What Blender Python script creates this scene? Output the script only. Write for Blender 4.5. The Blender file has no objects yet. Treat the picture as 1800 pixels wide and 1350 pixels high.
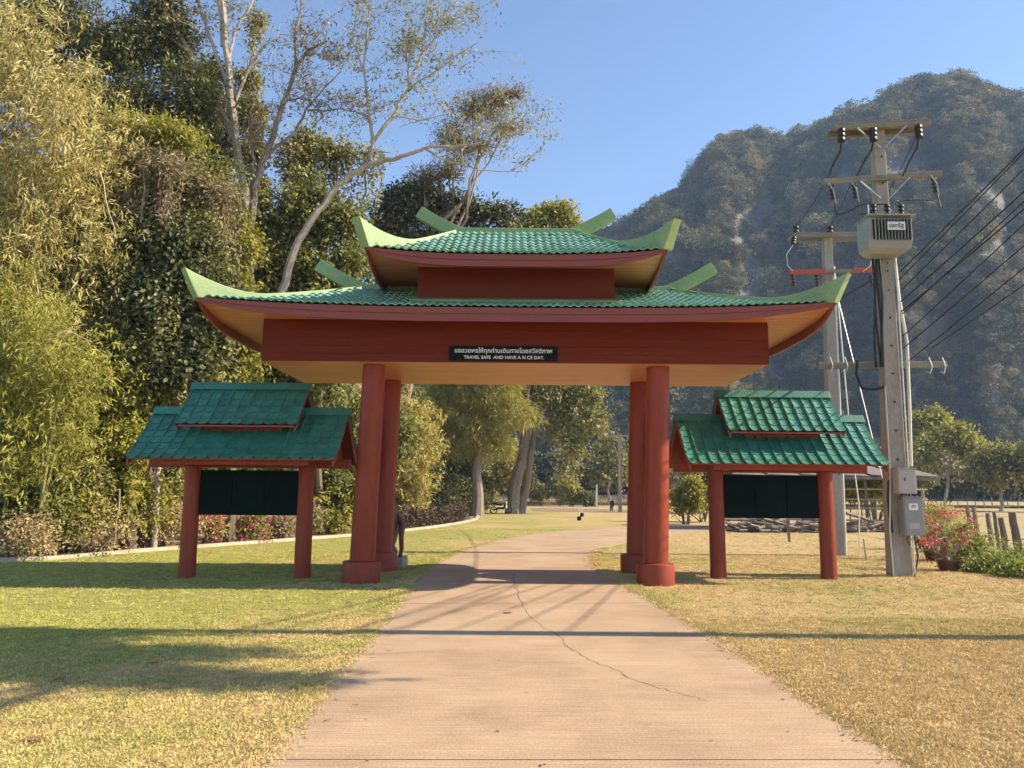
import bpy, math, random
import numpy as np
from mathutils import Matrix, Vector, noise as mnoise

# ------------------------------------------------------------------ camera, sky, sun
sc = bpy.context.scene
COL = sc.collection
R = math.radians
EYE = 1.7
PITCH, ROLL, FPX = math.atan(189 / 1350.0), R(0.45), 1350.0
_f = np.array([0, math.cos(PITCH), math.sin(PITCH)])
_r0 = np.array([1.0, 0, 0]); _u0 = np.cross(_r0, _f)
_r = _r0 * math.cos(ROLL) + _u0 * math.sin(ROLL)
_u = -_r0 * math.sin(ROLL) + _u0 * math.cos(ROLL)
cam_d = bpy.data.cameras.new('camera')
cam_d.sensor_width = 36.0; cam_d.sensor_fit = 'HORIZONTAL'; cam_d.lens = 27.0
cam_d.clip_start = 0.1; cam_d.clip_end = 3000
cam = bpy.data.objects.new('camera', cam_d); COL.objects.link(cam)
m = Matrix.Identity(4)
for i in range(3):
    m[i][0], m[i][1], m[i][2] = _r[i], _u[i], -_f[i]
m[2][3] = EYE
cam.matrix_world = m
sc.camera = cam

SUN_EL, SUN_BACK = R(36), R(0)          # sun to the right, square to the line of sight
SUN_DIR = Vector((math.cos(SUN_EL) * math.cos(SUN_BACK), math.cos(SUN_EL) * math.sin(SUN_BACK), math.sin(SUN_EL)))
w = bpy.data.worlds.new('World'); sc.world = w; w.use_nodes = True
nt = w.node_tree
sky = nt.nodes.new('ShaderNodeTexSky'); sky.sky_type = 'NISHITA'; sky.sun_disc = False
sky.sun_elevation = SUN_EL; sky.sun_rotation = R(90) - SUN_BACK
sky.air_density = 1.0; sky.dust_density = 0.3; sky.ozone_density = 3.0; sky.altitude = 300
bg = nt.nodes['Background']; bg.inputs['Strength'].default_value = 0.115
nt.links.new(sky.outputs[0], bg.inputs[0])
sl = bpy.data.lights.new('sun', 'SUN'); sl.energy = 5.0; sl.angle = R(0.5); sl.color = (1.0, 0.86, 0.66)
so = bpy.data.objects.new('sun', sl); COL.objects.link(so)
so.rotation_euler = SUN_DIR.to_track_quat('Z', 'Y').to_euler()
sc.view_settings.view_transform = 'Standard'; sc.view_settings.look = 'None'
sc.view_settings.gamma = 1.0; sc.view_settings.use_curve_mapping = False
sc.view_settings.exposure = 1.1
sc.cycles.use_denoising = True
sc.cycles.adaptive_threshold = 0.03
sc.cycles.max_bounces = 5; sc.cycles.diffuse_bounces = 2; sc.cycles.glossy_bounces = 2
sc.cycles.transmission_bounces = 3; sc.cycles.volume_bounces = 0; sc.cycles.transparent_max_bounces = 4
sc.cycles.sample_clamp_indirect = 4.0

# ------------------------------------------------------------------ helpers
def ray(px, py):
    return _f + _r * (px - 900) / FPX + _u * (675 - py) / FPX
def at(px, py, Y):                       # the point of the place seen at a photo position, Y metres ahead
    d = ray(px, py); t = Y / d[1]
    return Vector((d[0] * t, Y, EYE + d[2] * t))
def ground(px, py, z=0.0):
    d = ray(px, py); t = (z - EYE) / d[2]
    return Vector((d[0] * t, d[1] * t, z))

def tag(o, label=None, cat=None, group=None, kind=None):
    if label: o['label'] = label
    if cat: o['category'] = cat
    if group: o['group'] = group
    if kind: o['kind'] = kind
    return o
def thing(name, loc, label, cat, group=None):
    o = bpy.data.objects.new(name, None); COL.objects.link(o); o.location = loc
    o.empty_display_size = 0.2
    return tag(o, label, cat, group)
def link(name, me, mat, parent=None, world=False):
    if mat is not None and not me.materials: me.materials.append(mat)
    o = bpy.data.objects.new(name, me); COL.objects.link(o)
    if parent is not None: o.parent = parent
    return o

class MB:
    """collects shapes; coordinates in the frame of the parent thing"""
    def __init__(s, off=(0, 0, 0)):
        s.v = []; s.f = []; s.o = Vector(off)
    def add(s, vs, fs):
        n = len(s.v); s.v += [tuple(Vector(p) - s.o) for p in vs]; s.f += [tuple(i + n for i in f) for f in fs]; return s
    def box(s, x0, x1, y0, y1, z0, z1):
        vs = [(x, y, z) for z in (z0, z1) for y in (y0, y1) for x in (x0, x1)]
        return s.add(vs, [(0, 2, 3, 1), (4, 5, 7, 6), (0, 1, 5, 4), (2, 6, 7, 3), (0, 4, 6, 2), (1, 3, 7, 5)])
    def beam(s, a, b, w, h, up=(0, 0, 1), w2=None, h2=None):
        a, b = Vector(a), Vector(b); d = (b - a).normalized(); up = Vector(up)
        sx = d.cross(up)
        if sx.length < 1e-4: sx = d.cross(Vector((0, 1, 0)))
        sx.normalize(); sz = sx.cross(d)
        w2 = w if w2 is None else w2; h2 = h if h2 is None else h2
        vs = []
        for p, ww, hh in ((a, w, h), (b, w2, h2)):
            for i, j in ((-1, -1), (1, -1), (1, 1), (-1, 1)):
                vs.append(p + sx * i * ww / 2 + sz * j * hh / 2)
        return s.add(vs, [(0, 1, 2, 3)[::-1], (4, 5, 6, 7), (0, 1, 5, 4), (1, 2, 6, 5), (2, 3, 7, 6), (3, 0, 4, 7)])
    def tube(s, pts, rad, n=6, cap=True):
        pts = [Vector(p) for p in pts]
        if not hasattr(rad, '__len__'): rad = [rad] * len(pts)
        vs, fs = [], []
        prev = None
        for i, p in enumerate(pts):
            d = (pts[min(i + 1, len(pts) - 1)] - pts[max(i - 1, 0)]).normalized()
            if prev is None:
                a = d.cross(Vector((0, 0, 1)))
                if a.length < 1e-3: a = d.cross(Vector((1, 0, 0)))
            else:
                a = prev - d * prev.dot(d)
                if a.length < 1e-4: a = d.orthogonal()
            a.normalize(); prev = a; b = d.cross(a)
            for k in range(n):
                q = 2 * math.pi * k / n
                vs.append(p + (a * math.cos(q) + b * math.sin(q)) * rad[i])
        for i in range(len(pts) - 1):
            for k in range(n):
                k2 = (k + 1) % n
                fs.append((i * n + k, i * n + k2, (i + 1) * n + k2, (i + 1) * n + k))
        if cap:
            fs.append(tuple(range(n))[::-1]); fs.append(tuple(range((len(pts) - 1) * n, len(pts) * n)))
        return s.add(vs, fs)
    def lathe(s, c, prof, n=16):
        vs, fs = [], []
        for rr, z in prof:
            for k in range(n):
                q = 2 * math.pi * k / n
                vs.append((c[0] + rr * math.cos(q), c[1] + rr * math.sin(q), c[2] + z))
        for i in range(len(prof) - 1):
            for k in range(n):
                k2 = (k + 1) % n
                fs.append((i * n + k, i * n + k2, (i + 1) * n + k2, (i + 1) * n + k))
        fs.append(tuple(range(n))[::-1]); fs.append(tuple(range((len(prof) - 1) * n, len(prof) * n)))
        return s.add(vs, fs)
    def plate(s, poly, y0, y1):          # polygon in x-z given thickness along y
        n = len(poly)
        vs = [(x, y0, z) for x, z in poly] + [(x, y1, z) for x, z in poly]
        fs = [tuple(range(n)), tuple(range(n, 2 * n))[::-1]]
        for i in range(n):
            j = (i + 1) % n; fs.append((i, i + n, j + n, j))
        return s.add(vs, fs)
    def mesh(s, name, smooth=False, bevel=0):
        me = bpy.data.meshes.new(name); me.from_pydata(s.v, [], s.f); me.update()
        if bevel:
            import bmesh
            bm = bmesh.new(); bm.from_mesh(me)
            bmesh.ops.recalc_face_normals(bm, faces=bm.faces)
            es = [e for e in bm.edges if len(e.link_faces) == 2 and e.calc_face_angle(0) > 0.6]
            bmesh.ops.bevel(bm, geom=es, offset=bevel, segments=2, affect='EDGES', profile=0.6)
            bm.to_mesh(me); bm.free()
        if smooth:
            me.shade_smooth(); me.set_sharp_from_angle(angle=R(38))
        return me
    def build(s, name, mat, parent=None, smooth=False, bevel=0):
        return link(name, s.mesh(name, smooth, bevel), mat, parent)

def npmesh(name, V, F, attrs=None):
    """V (n,3), F (m,4) quads; attrs {name: per-face float array}"""
    me = bpy.data.meshes.new(name)
    V = np.asarray(V, np.float32); F = np.asarray(F, np.int32)
    me.vertices.add(len(V)); me.vertices.foreach_set('co', V.ravel())
    k = F.shape[1]
    me.loops.add(F.size); me.loops.foreach_set('vertex_index', F.ravel())
    me.polygons.add(len(F)); me.polygons.foreach_set('loop_start', np.arange(0, F.size, k, dtype=np.int32))
    for n, a in (attrs or {}).items():
        at_ = me.attributes.new(n, 'FLOAT', 'FACE'); at_.data.foreach_set('value', np.asarray(a, np.float32))
    me.update(calc_edges=True)
    return me

# ------------------------------------------------------------------ materials
MATS = {}
def newmat(name):
    ma = bpy.data.materials.new(name); ma.use_nodes = True
    return ma, ma.node_tree, ma.node_tree.nodes['Principled BSDF']
def N(t, typ, **kw):
    n = t.nodes.new(typ)
    for k, v in kw.items():
        if k in n.inputs.keys(): n.inputs[k].default_value = v
        else: setattr(n, k, v)
    return n
def ramp(t, stops, src=None):
    n = t.nodes.new('ShaderNodeValToRGB'); e = n.color_ramp.elements
    while len(e) < len(stops): e.new(0.5)
    for i, (p, c) in enumerate(stops):
        e[i].position = p; e[i].color = (*c, 1) if len(c) == 3 else c
    if src is not None: t.links.new(src, n.inputs[0])
    return n.outputs[0]
def mixc(t, fac, a, b, mode='MIX'):
    n = t.nodes.new('ShaderNodeMix'); n.data_type = 'RGBA'; n.blend_type = mode
    for sock, v in ((n.inputs[0], fac), (n.inputs[6], a), (n.inputs[7], b)):
        if isinstance(v, (int, float)): sock.default_value = v
        elif isinstance(v, tuple): sock.default_value = (*v, 1) if len(v) == 3 else v
        else: t.links.new(v, sock)
    return n.outputs[2]
def wpos(t, scale=(1, 1, 1), obj=False):
    if obj: src = N(t, 'ShaderNodeTexCoord').outputs['Object']
    else: src = N(t, 'ShaderNodeNewGeometry').outputs['Position']
    mp = N(t, 'ShaderNodeMapping'); mp.inputs['Scale'].default_value = scale
    t.links.new(src, mp.inputs[0]); return mp.outputs[0]
def noi(t, vec, scale, detail=4, rough=0.55):
    n = N(t, 'ShaderNodeTexNoise', Scale=scale, Detail=detail, Roughness=rough); t.links.new(vec, n.inputs['Vector'])
    return n.outputs['Fac']
def bumpn(t, b, h, strength=0.3, dist=0.02):
    n = N(t, 'ShaderNodeBump', Strength=strength, Distance=dist)
    t.links.new(h, n.inputs['Height']); t.links.new(n.outputs[0], b.inputs['Normal'])
def solid(name, col, rough=0.6, var=0.25, scale=6.0, metal=0.0, bump=0.15, stretch=(1, 1, 1), dirt=None, spec=0.5, obj=False, each=0.0):
    """painted or raw surface: base colour with two scales of wear, fine relief"""
    ma, t, b = newmat(name)
    v = wpos(t, stretch, obj)
    n1 = noi(t, v, scale, 5); n2 = noi(t, v, scale * 9, 3)
    lo = tuple(c * (1 - var) for c in col); hi = tuple(min(1, c * (1 + var)) for c in col)
    c = ramp(t, [(0.3, lo), (0.7, hi)], n1)
    c = mixc(t, 0.35, c, ramp(t, [(0.35, lo), (0.65, hi)], n2))
    if dirt:
        n3 = noi(t, v, scale * 0.5, 6, 0.7)
        c = mixc(t, ramp(t, [(0.5, (0, 0, 0)), (0.72, (1, 1, 1))], n3), c, dirt)
    if each:                                  # every piece its own shade
        rr = N(t, 'ShaderNodeObjectInfo').outputs['Random']
        c = mixc(t, 1.0, c, ramp(t, [(0, (1 - each,) * 3), (1, (1 + each * 0.6,) * 3)], rr), 'MULTIPLY')
    t.links.new(c, b.inputs['Base Color'])
    b.inputs['Roughness'].default_value = rough; b.inputs['Metallic'].default_value = metal
    b.inputs['Specular IOR Level'].default_value = spec
    if bump: bumpn(t, b, n2, bump, 0.01)
    MATS[name] = ma; return ma
def leafmat(name, stops, trans=0.35, rough=0.55, rnd=False):
    """leaf colour from a per-leaf tint (or per-instance random)"""
    ma, t, b = newmat(name)
    if rnd:
        src = N(t, 'ShaderNodeObjectInfo').outputs['Random']
        a2 = N(t, 'ShaderNodeAttribute', attribute_name='tint').outputs['Fac']
        mm = N(t, 'ShaderNodeMath', operation='MULTIPLY_ADD'); t.links.new(a2, mm.inputs[0]); mm.inputs[1].default_value = 0.3
        m2 = N(t, 'ShaderNodeMath', operation='MULTIPLY'); t.links.new(src, m2.inputs[0]); m2.inputs[1].default_value = 0.7
        t.links.new(m2.outputs[0], mm.inputs[2]); src = mm.outputs[0]
    else:
        src = N(t, 'ShaderNodeAttribute', attribute_name='tint').outputs['Fac']
    c = ramp(t, stops, src)
    t.links.new(c, b.inputs['Base Color']); b.inputs['Roughness'].default_value = rough
    b.inputs['Specular IOR Level'].default_value = 0.35
    tr = N(t, 'ShaderNodeBsdfTranslucent'); t.links.new(mixc(t, 1.0, c, (1.0, 0.95, 0.55), 'MULTIPLY'), tr.inputs[0])
    mx = N(t, 'ShaderNodeMixShader'); mx.inputs[0].default_value = trans
    t.links.new(b.outputs[0], mx.inputs[1]); t.links.new(tr.outputs[0], mx.inputs[2])
    t.links.new(mx.outputs[0], t.nodes['Material Output'].inputs[0])
    MATS[name] = ma; return ma

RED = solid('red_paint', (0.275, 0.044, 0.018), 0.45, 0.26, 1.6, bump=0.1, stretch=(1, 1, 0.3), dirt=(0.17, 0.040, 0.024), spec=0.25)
RED_SHADE = solid('red_paint_eave_shade', (0.16, 0.026, 0.009), 0.45, 0.22, 1.3, bump=0.06, stretch=(0.3, 1, 4), dirt=(0.12, 0.028, 0.016), spec=0.08)  # red paint with the shade under the eaves put into its colour
FASC = solid('fascia_red_paint', (0.24, 0.046, 0.030), 0.45, 0.12, 2.0, bump=0.05)
TILE = solid('green_glazed_tile', (0.19, 0.37, 0.275), 0.42, 0.4, 5.0, bump=0.08, dirt=(0.12, 0.23, 0.15), each=0.25)
FIN = solid('green_ridge_paint', (0.25, 0.345, 0.14), 0.45, 0.3, 2.5, bump=0.1, dirt=(0.12, 0.22, 0.09))
KTILE = solid('green_pressed_tile', (0.036, 0.20, 0.13), 0.48, 0.32, 4.0, bump=0.05, dirt=(0.05, 0.15, 0.095), spec=0.8, each=0.22)
BOARD = solid('dark_green_board', (0.004, 0.011, 0.009), 0.6, 0.2, 3.0, bump=0.03, spec=0.04)
BLACK = solid('black_plastic', (0.006, 0.006, 0.007), 0.5, 0.2, 10, spec=0.12)
RUBBER = solid('dark_rubber', (0.02, 0.02, 0.02), 0.7, 0.2, 10)
WHITE = solid('white_paint', (0.75, 0.73, 0.68), 0.5, 0.08, 5)
LETTER = solid('white_lettering', (0.85, 0.83, 0.78), 0.5, 0.04, 5)
CRACK = solid('crack_dirt', (0.07, 0.045, 0.03), 0.95, 0.3, 8)
CONC = solid('weathered_concrete', (0.34, 0.305, 0.26), 0.85, 0.3, 3.0, bump=0.4, stretch=(1, 1, 0.35), dirt=(0.20, 0.16, 0.12))
KERB = solid('kerb_concrete', (0.46, 0.40, 0.30), 0.85, 0.25, 3.0, bump=0.4, dirt=(0.28, 0.23, 0.16))
ARMW = solid('weathered_arm', (0.24, 0.215, 0.175), 0.8, 0.35, 4.0, bump=0.4, stretch=(0.2, 1, 1), dirt=(0.16, 0.13, 0.09))
GALV = solid('galvanised_steel', (0.42, 0.42, 0.41), 0.45, 0.2, 8, metal=0.6, bump=0.05)
GREYB = solid('grey_box_paint', (0.26, 0.26, 0.27), 0.5, 0.12, 3, bump=0.04)
GREYL = solid('light_grey_box_paint', (0.40, 0.38, 0.35), 0.5, 0.12, 3, bump=0.04)
TANK = solid('transformer_paint', (0.30, 0.30, 0.285), 0.5, 0.15, 3, bump=0.05, dirt=(0.30, 0.27, 0.22))
PVC = solid('white_conduit', (0.66, 0.63, 0.56), 0.5, 0.1, 4)
CABLE = solid('black_cable', (0.014, 0.014, 0.016), 0.5, 0.1, 8, bump=0)
PORC = solid('brown_porcelain', (0.035, 0.018, 0.016), 0.45, 0.2, 8, bump=0)
REDARM = solid('red_arm_paint', (0.45, 0.07, 0.03), 0.5, 0.15, 5)
BARK = solid('brown_bark', (0.15, 0.11, 0.08), 0.9, 0.4, 2.5, bump=0.7, stretch=(1, 1, 0.25))
PALEBARK = solid('pale_bark', (0.40, 0.34, 0.27), 0.85, 0.3, 1.6, bump=0.4, stretch=(1, 1, 0.4), dirt=(0.24, 0.19, 0.14))
GREYBARK = solid('grey_bark', (0.24, 0.19, 0.15), 0.9, 0.4, 2.0, bump=0.7, stretch=(1, 1, 0.25))
CULM = solid('bamboo_culm', (0.30, 0.28, 0.10), 0.5, 0.3, 2.0, bump=0.1)
OLDWOOD = solid('old_grey_wood', (0.20, 0.155, 0.12), 0.9, 0.4, 4.0, bump=0.6, stretch=(1, 1, 0.15))
BAMBOOW = solid('dry_bamboo', (0.42, 0.32, 0.19), 0.7, 0.3, 3.0, bump=0.2)
DWOOD = solid('carved_brown_wood', (0.13, 0.055, 0.038), 0.5, 0.45, 14.0, bump=0.6)
POT = solid('glazed_brown_pot', (0.10, 0.045, 0.032), 0.35, 0.3, 6.0, bump=0.1)
EARTH = solid('dry_earth', (0.26, 0.17, 0.10), 0.95, 0.35, 0.8, bump=0.5, dirt=(0.15, 0.10, 0.06))
ROCK = solid('limestone', (0.12, 0.115, 0.105), 0.9, 0.5, 0.05, bump=0.5, stretch=(1, 1, 0.3), dirt=(0.10, 0.085, 0.05))
ZINC = solid('rusty_roof_sheet', (0.20, 0.16, 0.14), 0.7, 0.3, 3.0, metal=0.2)
DEADLEAF = solid('dead_leaf', (0.24, 0.13, 0.06), 0.8, 0.4, 20.0, bump=0.2)

L_BAMB = leafmat('bamboo_leaves', [(0, (0.14, 0.14, 0.04)), (0.4, (0.4, 0.34, 0.11)), (0.75, (0.6, 0.5, 0.2)), (1, (0.74, 0.62, 0.34))])
L_YBAM = leafmat('yellow_bamboo_leaves', [(0, (0.2, 0.2, 0.05)), (0.5, (0.48, 0.40, 0.11)), (1, (0.68, 0.55, 0.2))])
L_DARK = leafmat('dark_leaves', [(0, (0.03, 0.04, 0.014)), (0.55, (0.08, 0.095, 0.03)), (0.85, (0.2, 0.2, 0.075)), (1, (0.34, 0.33, 0.16))], 0.28, 0.46)
L_EVER = leafmat('evergreen_leaves', [(0, (0.035, 0.048, 0.015)), (0.5, (0.11, 0.12, 0.03)), (0.85, (0.26, 0.25, 0.075)), (1, (0.38, 0.36, 0.14))], 0.32, 0.5)
L_MID = leafmat('green_leaves', [(0, (0.05, 0.065, 0.018)), (0.5, (0.16, 0.175, 0.04)), (1, (0.4, 0.37, 0.1))], 0.35)
L_BRIGHT = leafmat('yellow_green_leaves', [(0, (0.12, 0.13, 0.025)), (0.5, (0.33, 0.32, 0.055)), (1, (0.58, 0.52, 0.12))], 0.4)
L_DRY = leafmat('dry_leaves', [(0, (0.16, 0.10, 0.05)), (0.5, (0.40, 0.30, 0.14)), (1, (0.62, 0.50, 0.27))], 0.3)
L_TWIG = leafmat('brown_twig_leaves', [(0, (0.09, 0.075, 0.04)), (0.5, (0.27, 0.21, 0.11)), (1, (0.48, 0.38, 0.2))], 0.3)
L_PINE = leafmat('casuarina_needles', [(0, (0.13, 0.14, 0.04)), (0.5, (0.38, 0.35, 0.085)), (1, (0.62, 0.54, 0.16))], 0.35)
L_OLIVE = leafmat('olive_leaves', [(0, (0.08, 0.09, 0.025)), (0.5, (0.27, 0.255, 0.075)), (1, (0.5, 0.44, 0.17))], 0.35)
L_PINK = leafmat('bougainvillea_bracts', [(0.0, (0.45, 0.04, 0.06)), (0.5, (0.62, 0.07, 0.16)), (1.0, (0.70, 0.16, 0.30))], 0.35)
L_LILAC = leafmat('lilac_flowers', [(0.0, (0.30, 0.12, 0.16)), (1.0, (0.55, 0.25, 0.36))], 0.35)
L_CORAL = leafmat('coral_bracts', [(0, (0.62, 0.06, 0.12)), (1, (0.80, 0.20, 0.26))], 0.35)
L_PURPLE = leafmat('purple_hedge_leaves', [(0.0, (0.03, 0.015, 0.015)), (0.6, (0.08, 0.045, 0.035)), (1.0, (0.20, 0.17, 0.07))], 0.25)
L_WEED = leafmat('weed_leaves', [(0, (0.07, 0.11, 0.02)), (0.5, (0.2, 0.24, 0.045)), (1, (0.42, 0.42, 0.11))], 0.4)
L_HILL = leafmat('hill_forest_leaves', [(0, (0.028, 0.04, 0.016)), (0.4, (0.07, 0.085, 0.03)), (0.62, (0.16, 0.155, 0.055)), (0.84, (0.34, 0.27, 0.13)), (1, (0.44, 0.37, 0.24))], 0.2, 0.7, rnd=True)

def lawn_colour(t):
    v = wpos(t)
    n1 = noi(t, v, 0.22, 4, 0.6); n2 = noi(t, v, 1.3, 5, 0.65); n3 = noi(t, v, 26.0, 4, 0.7)
    dry = ramp(t, [(0.25, (0.32, 0.21, 0.09)), (0.5, (0.45, 0.325, 0.15)), (0.78, (0.58, 0.455, 0.25))], n3)
    grn = ramp(t, [(0.25, (0.16, 0.165, 0.04)), (0.55, (0.32, 0.30, 0.085)), (0.8, (0.47, 0.42, 0.16))], n3)
    # greener by the kiosks, drier towards the near right
    g = N(t, 'ShaderNodeSeparateXYZ'); t.links.new(v, g.inputs[0])
    mp = N(t, 'ShaderNodeMapRange'); t.links.new(g.outputs[0], mp.inputs[0])
    mp.inputs[1].default_value = -11; mp.inputs[2].default_value = 7; mp.inputs[3].default_value = 0.44; mp.inputs[4].default_value = -0.06
    my = N(t, 'ShaderNodeMapRange'); t.links.new(g.outputs[1], my.inputs[0])
    my.inputs[1].default_value = 5.0; my.inputs[2].default_value = 12.0; my.inputs[3].default_value = -0.15; my.inputs[4].default_value = 0.0
    ms = N(t, 'ShaderNodeMath', operation='ADD'); t.links.new(mp.outputs[0], ms.inputs[0]); t.links.new(my.outputs[0], ms.inputs[1])
    a = N(t, 'ShaderNodeMath', operation='ADD'); t.links.new(ms.outputs[0], a.inputs[0])
    b = N(t, 'ShaderNodeMath', operation='MULTIPLY_ADD'); t.links.new(n1, b.inputs[0]); b.inputs[1].default_value = 1.1
    c = N(t, 'ShaderNodeMath', operation='MULTIPLY_ADD'); t.links.new(n2, c.inputs[0]); c.inputs[1].default_value = 0.5; c.inputs[2].default_value = -0.42
    t.links.new(c.outputs[0], b.inputs[2]); t.links.new(b.outputs[0], a.inputs[1])
    f = ramp(t, [(0.33, (0, 0, 0)), (0.62, (1, 1, 1))], a.outputs[0])
    n4 = noi(t, wpos(t, (1, 1.6, 1)), 0.55, 5, 0.7)
    base = mixc(t, f, dry, grn)
    worn = ramp(t, [(0.57, (0, 0, 0)), (0.70, (0.75, 0.75, 0.75))], n4)
    base = mixc(t, worn, base, ramp(t, [(0.3, (0.30, 0.205, 0.105)), (0.7, (0.44, 0.31, 0.17))], n3))
    return mixc(t, 1.0, base, (1.02, 1.02, 1.02), 'MULTIPLY'), n3
LAWN, t_, b_ = newmat('lawn')
c_, n_ = lawn_colour(t_); t_.links.new(c_, b_.inputs['Base Color']); b_.inputs['Roughness'].default_value = 0.95
b_.inputs['Specular IOR Level'].default_value = 0.1
bumpn(t_, b_, n_, 0.9, 0.03)
BLADE, t_, b_ = newmat('grass_blades')
c_, n_ = lawn_colour(t_)
rv = N(t_, 'ShaderNodeObjectInfo').outputs['Random']
c_ = mixc(t_, 1.0, c_, ramp(t_, [(0, (0.95, 0.95, 0.95)), (0.35, (1.4, 1.4, 1.36)), (1, (2.05, 2.03, 1.95))], rv), 'MULTIPLY')
t_.links.new(c_, b_.inputs['Base Color']); b_.inputs['Roughness'].default_value = 0.8; b_.inputs['Specular IOR Level'].default_value = 0.2
FIELD, t_, b_ = newmat('dry_field')
v_ = wpos(t_); n1_ = noi(t_, v_, 0.15, 5); n2_ = noi(t_, v_, 6, 4, 0.7)
c_ = mixc(t_, 0.5, ramp(t_, [(0.3, (0.30, 0.24, 0.08)), (0.7, (0.50, 0.36, 0.15))], n1_), ramp(t_, [(0.3, (0.24, 0.19, 0.06)), (0.7, (0.55, 0.42, 0.19))], n2_))
t_.links.new(c_, b_.inputs['Base Color']); b_.inputs['Roughness'].default_value = 0.95; bumpn(t_, b_, n2_, 0.8, 0.1)
ROADM, t_, b_ = newmat('road_concrete')
v_ = wpos(t_); n1_ = noi(t_, v_, 0.7, 6, 0.65); n2_ = noi(t_, v_, 60, 4, 0.7)
vb = wpos(t_, (1.2, 70, 1)); n3_ = noi(t_, vb, 1.0, 4, 0.65)
c_ = ramp(t_, [(0.36, (0.28, 0.168, 0.10)), (0.5, (0.43, 0.285, 0.172)), (0.66, (0.54, 0.385, 0.24))], n1_)
c_ = mixc(t_, 0.40, c_, ramp(t_, [(0.38, (0.13, 0.08, 0.045)), (0.62, (0.66, 0.485, 0.325))], n2_))
c_ = mixc(t_, 0.30, c_, ramp(t_, [(0.38, (0.23, 0.145, 0.085)), (0.62, (0.60, 0.43, 0.28))], n3_))
t_.links.new(c_, b_.inputs['Base Color']); b_.inputs['Roughness'].default_value = 0.85; b_.inputs['Specular IOR Level'].default_value = 0.2
bumpn(t_, b_, mixc(t_, 0.5, n2_, n3_), 0.35, 0.006)
SOFF, t_, b_ = newmat('soffit_boards')
v_ = wpos(t_, (0.25, 9, 9)); n1_ = noi(t_, v_, 1.6, 4)
wv = N(t_, 'ShaderNodeTexWave', bands_direction='Y', wave_profile='SAW'); wv.inputs['Scale'].default_value = 1.55
t_.links.new(wpos(t_), wv.inputs[0])
c_ = ramp(t_, [(0.3, (0.52, 0.185, 0.065)), (0.7, (0.68, 0.275, 0.10))], n1_)
c_ = mixc(t_, ramp(t_, [(0.86, (0, 0, 0)), (0.97, (0.6, 0.6, 0.6))], wv.outputs['Fac']), c_, (0.20, 0.08, 0.04))
t_.links.new(c_, b_.inputs['Base Color']); b_.inputs['Roughness'].default_value = 0.45
bumpn(t_, b_, wv.outputs['Fac'], 0.25, 0.008)

# ------------------------------------------------------------------ ground, road, kerb, hill
rng = np.random.default_rng(7); random.seed(7)
def sheet(name, pts, z, mat, label=None):
    me = bpy.data.meshes.new(name); me.from_pydata([(x, y, z) for x, y in pts], [], [tuple(range(len(pts)))]); me.update()
    o = link(name, me, mat); tag(o, kind='structure'); return o
sheet('ground', [(-515, -55), (815, -55), (815, 555), (-515, 555)], 0.0, LAWN)
sheet('field', [(13.0, 21.5), (24, 19.5), (60, 19), (420, 60), (420, 400), (-60, 400), (-40, 96), (9, 96), (18, 60), (15.5, 38)], 0.008, FIELD)

def smooth(pts, per=6):
    out = []
    P = [Vector((p[0], p[1], 0)) for p in pts]; P = [P[0] * 2 - P[1]] + P + [P[-1] * 2 - P[-2]]
    for i in range(1, len(P) - 2):
        for k in range(per):
            t = k / per; a, b, c, d = P[i - 1:i + 3]
            out.append(0.5 * ((2 * b) + (c - a) * t + (2 * a - 5 * b + 4 * c - d) * t * t + (3 * b - a - 3 * c + d) * t ** 3))
    out.append(P[-2]); return [(v.x, v.y) for v in out]
RL = [(-1.45, -3), (-1.45, 2), (-1.50, 5.0), (-1.56, 6.6), (-1.60, 8.65), (-1.64, 10.5), (-1.76, 12.7), (-1.84, 15.6), (-1.70, 19.4), (-1.0, 24.5), (0.4, 29.6), (2.6, 34.6), (6.2, 40.0), (12, 46), (20, 52)]
RR = [(2.52, -3), (2.52, 2), (2.50, 5.1), (2.46, 6.4), (2.44, 7.7), (2.34, 10.05), (2.16, 13.3), (1.98, 16.2), (1.95, 18.9), (2.45, 22.5), (3.7, 26.4), (6.0, 31.0), (9.6, 36.0), (15, 41.5), (23, 47)]
def station(P, Q, per=8): return list(zip(smooth(P, per), smooth(Q, per)))
RL = [(x - 0.08, y) for x, y in RL]; RR = [(x + 0.08, y) for x, y in RR]
ST = station(RL, RR)
road = thing('road', (0, 0, 0), None, None); tag(road, kind='structure')
def quadstrip(st, z, inset=0.0, jitter=0.0, wob=0):
    vs, fs = [], []
    for i, (a, b) in enumerate(st):
        a, b = Vector((*a, z)), Vector((*b, z))
        ja = (mnoise.noise(Vector((a.y * 1.1, 3.1, wob))) * 0.10 + mnoise.noise(Vector((a.y * 5, 9.1, wob))) * 0.05) * jitter
        jb = (mnoise.noise(Vector((b.y * 1.1, 7.7, wob))) * 0.10 + mnoise.noise(Vector((b.y * 5, 5.1, wob))) * 0.05) * jitter
        vs += [(a.x + inset + ja, a.y, z), (b.x - inset + jb, b.y, z)]
    for i in range(len(st) - 1): fs.append((2 * i, 2 * i + 1, 2 * i + 3, 2 * i + 2))
    return vs, fs
mb = MB(); mb.add(*quadstrip(ST, 0.006, 0.03)); mb.build('road_base', EARTH, road)
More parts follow.
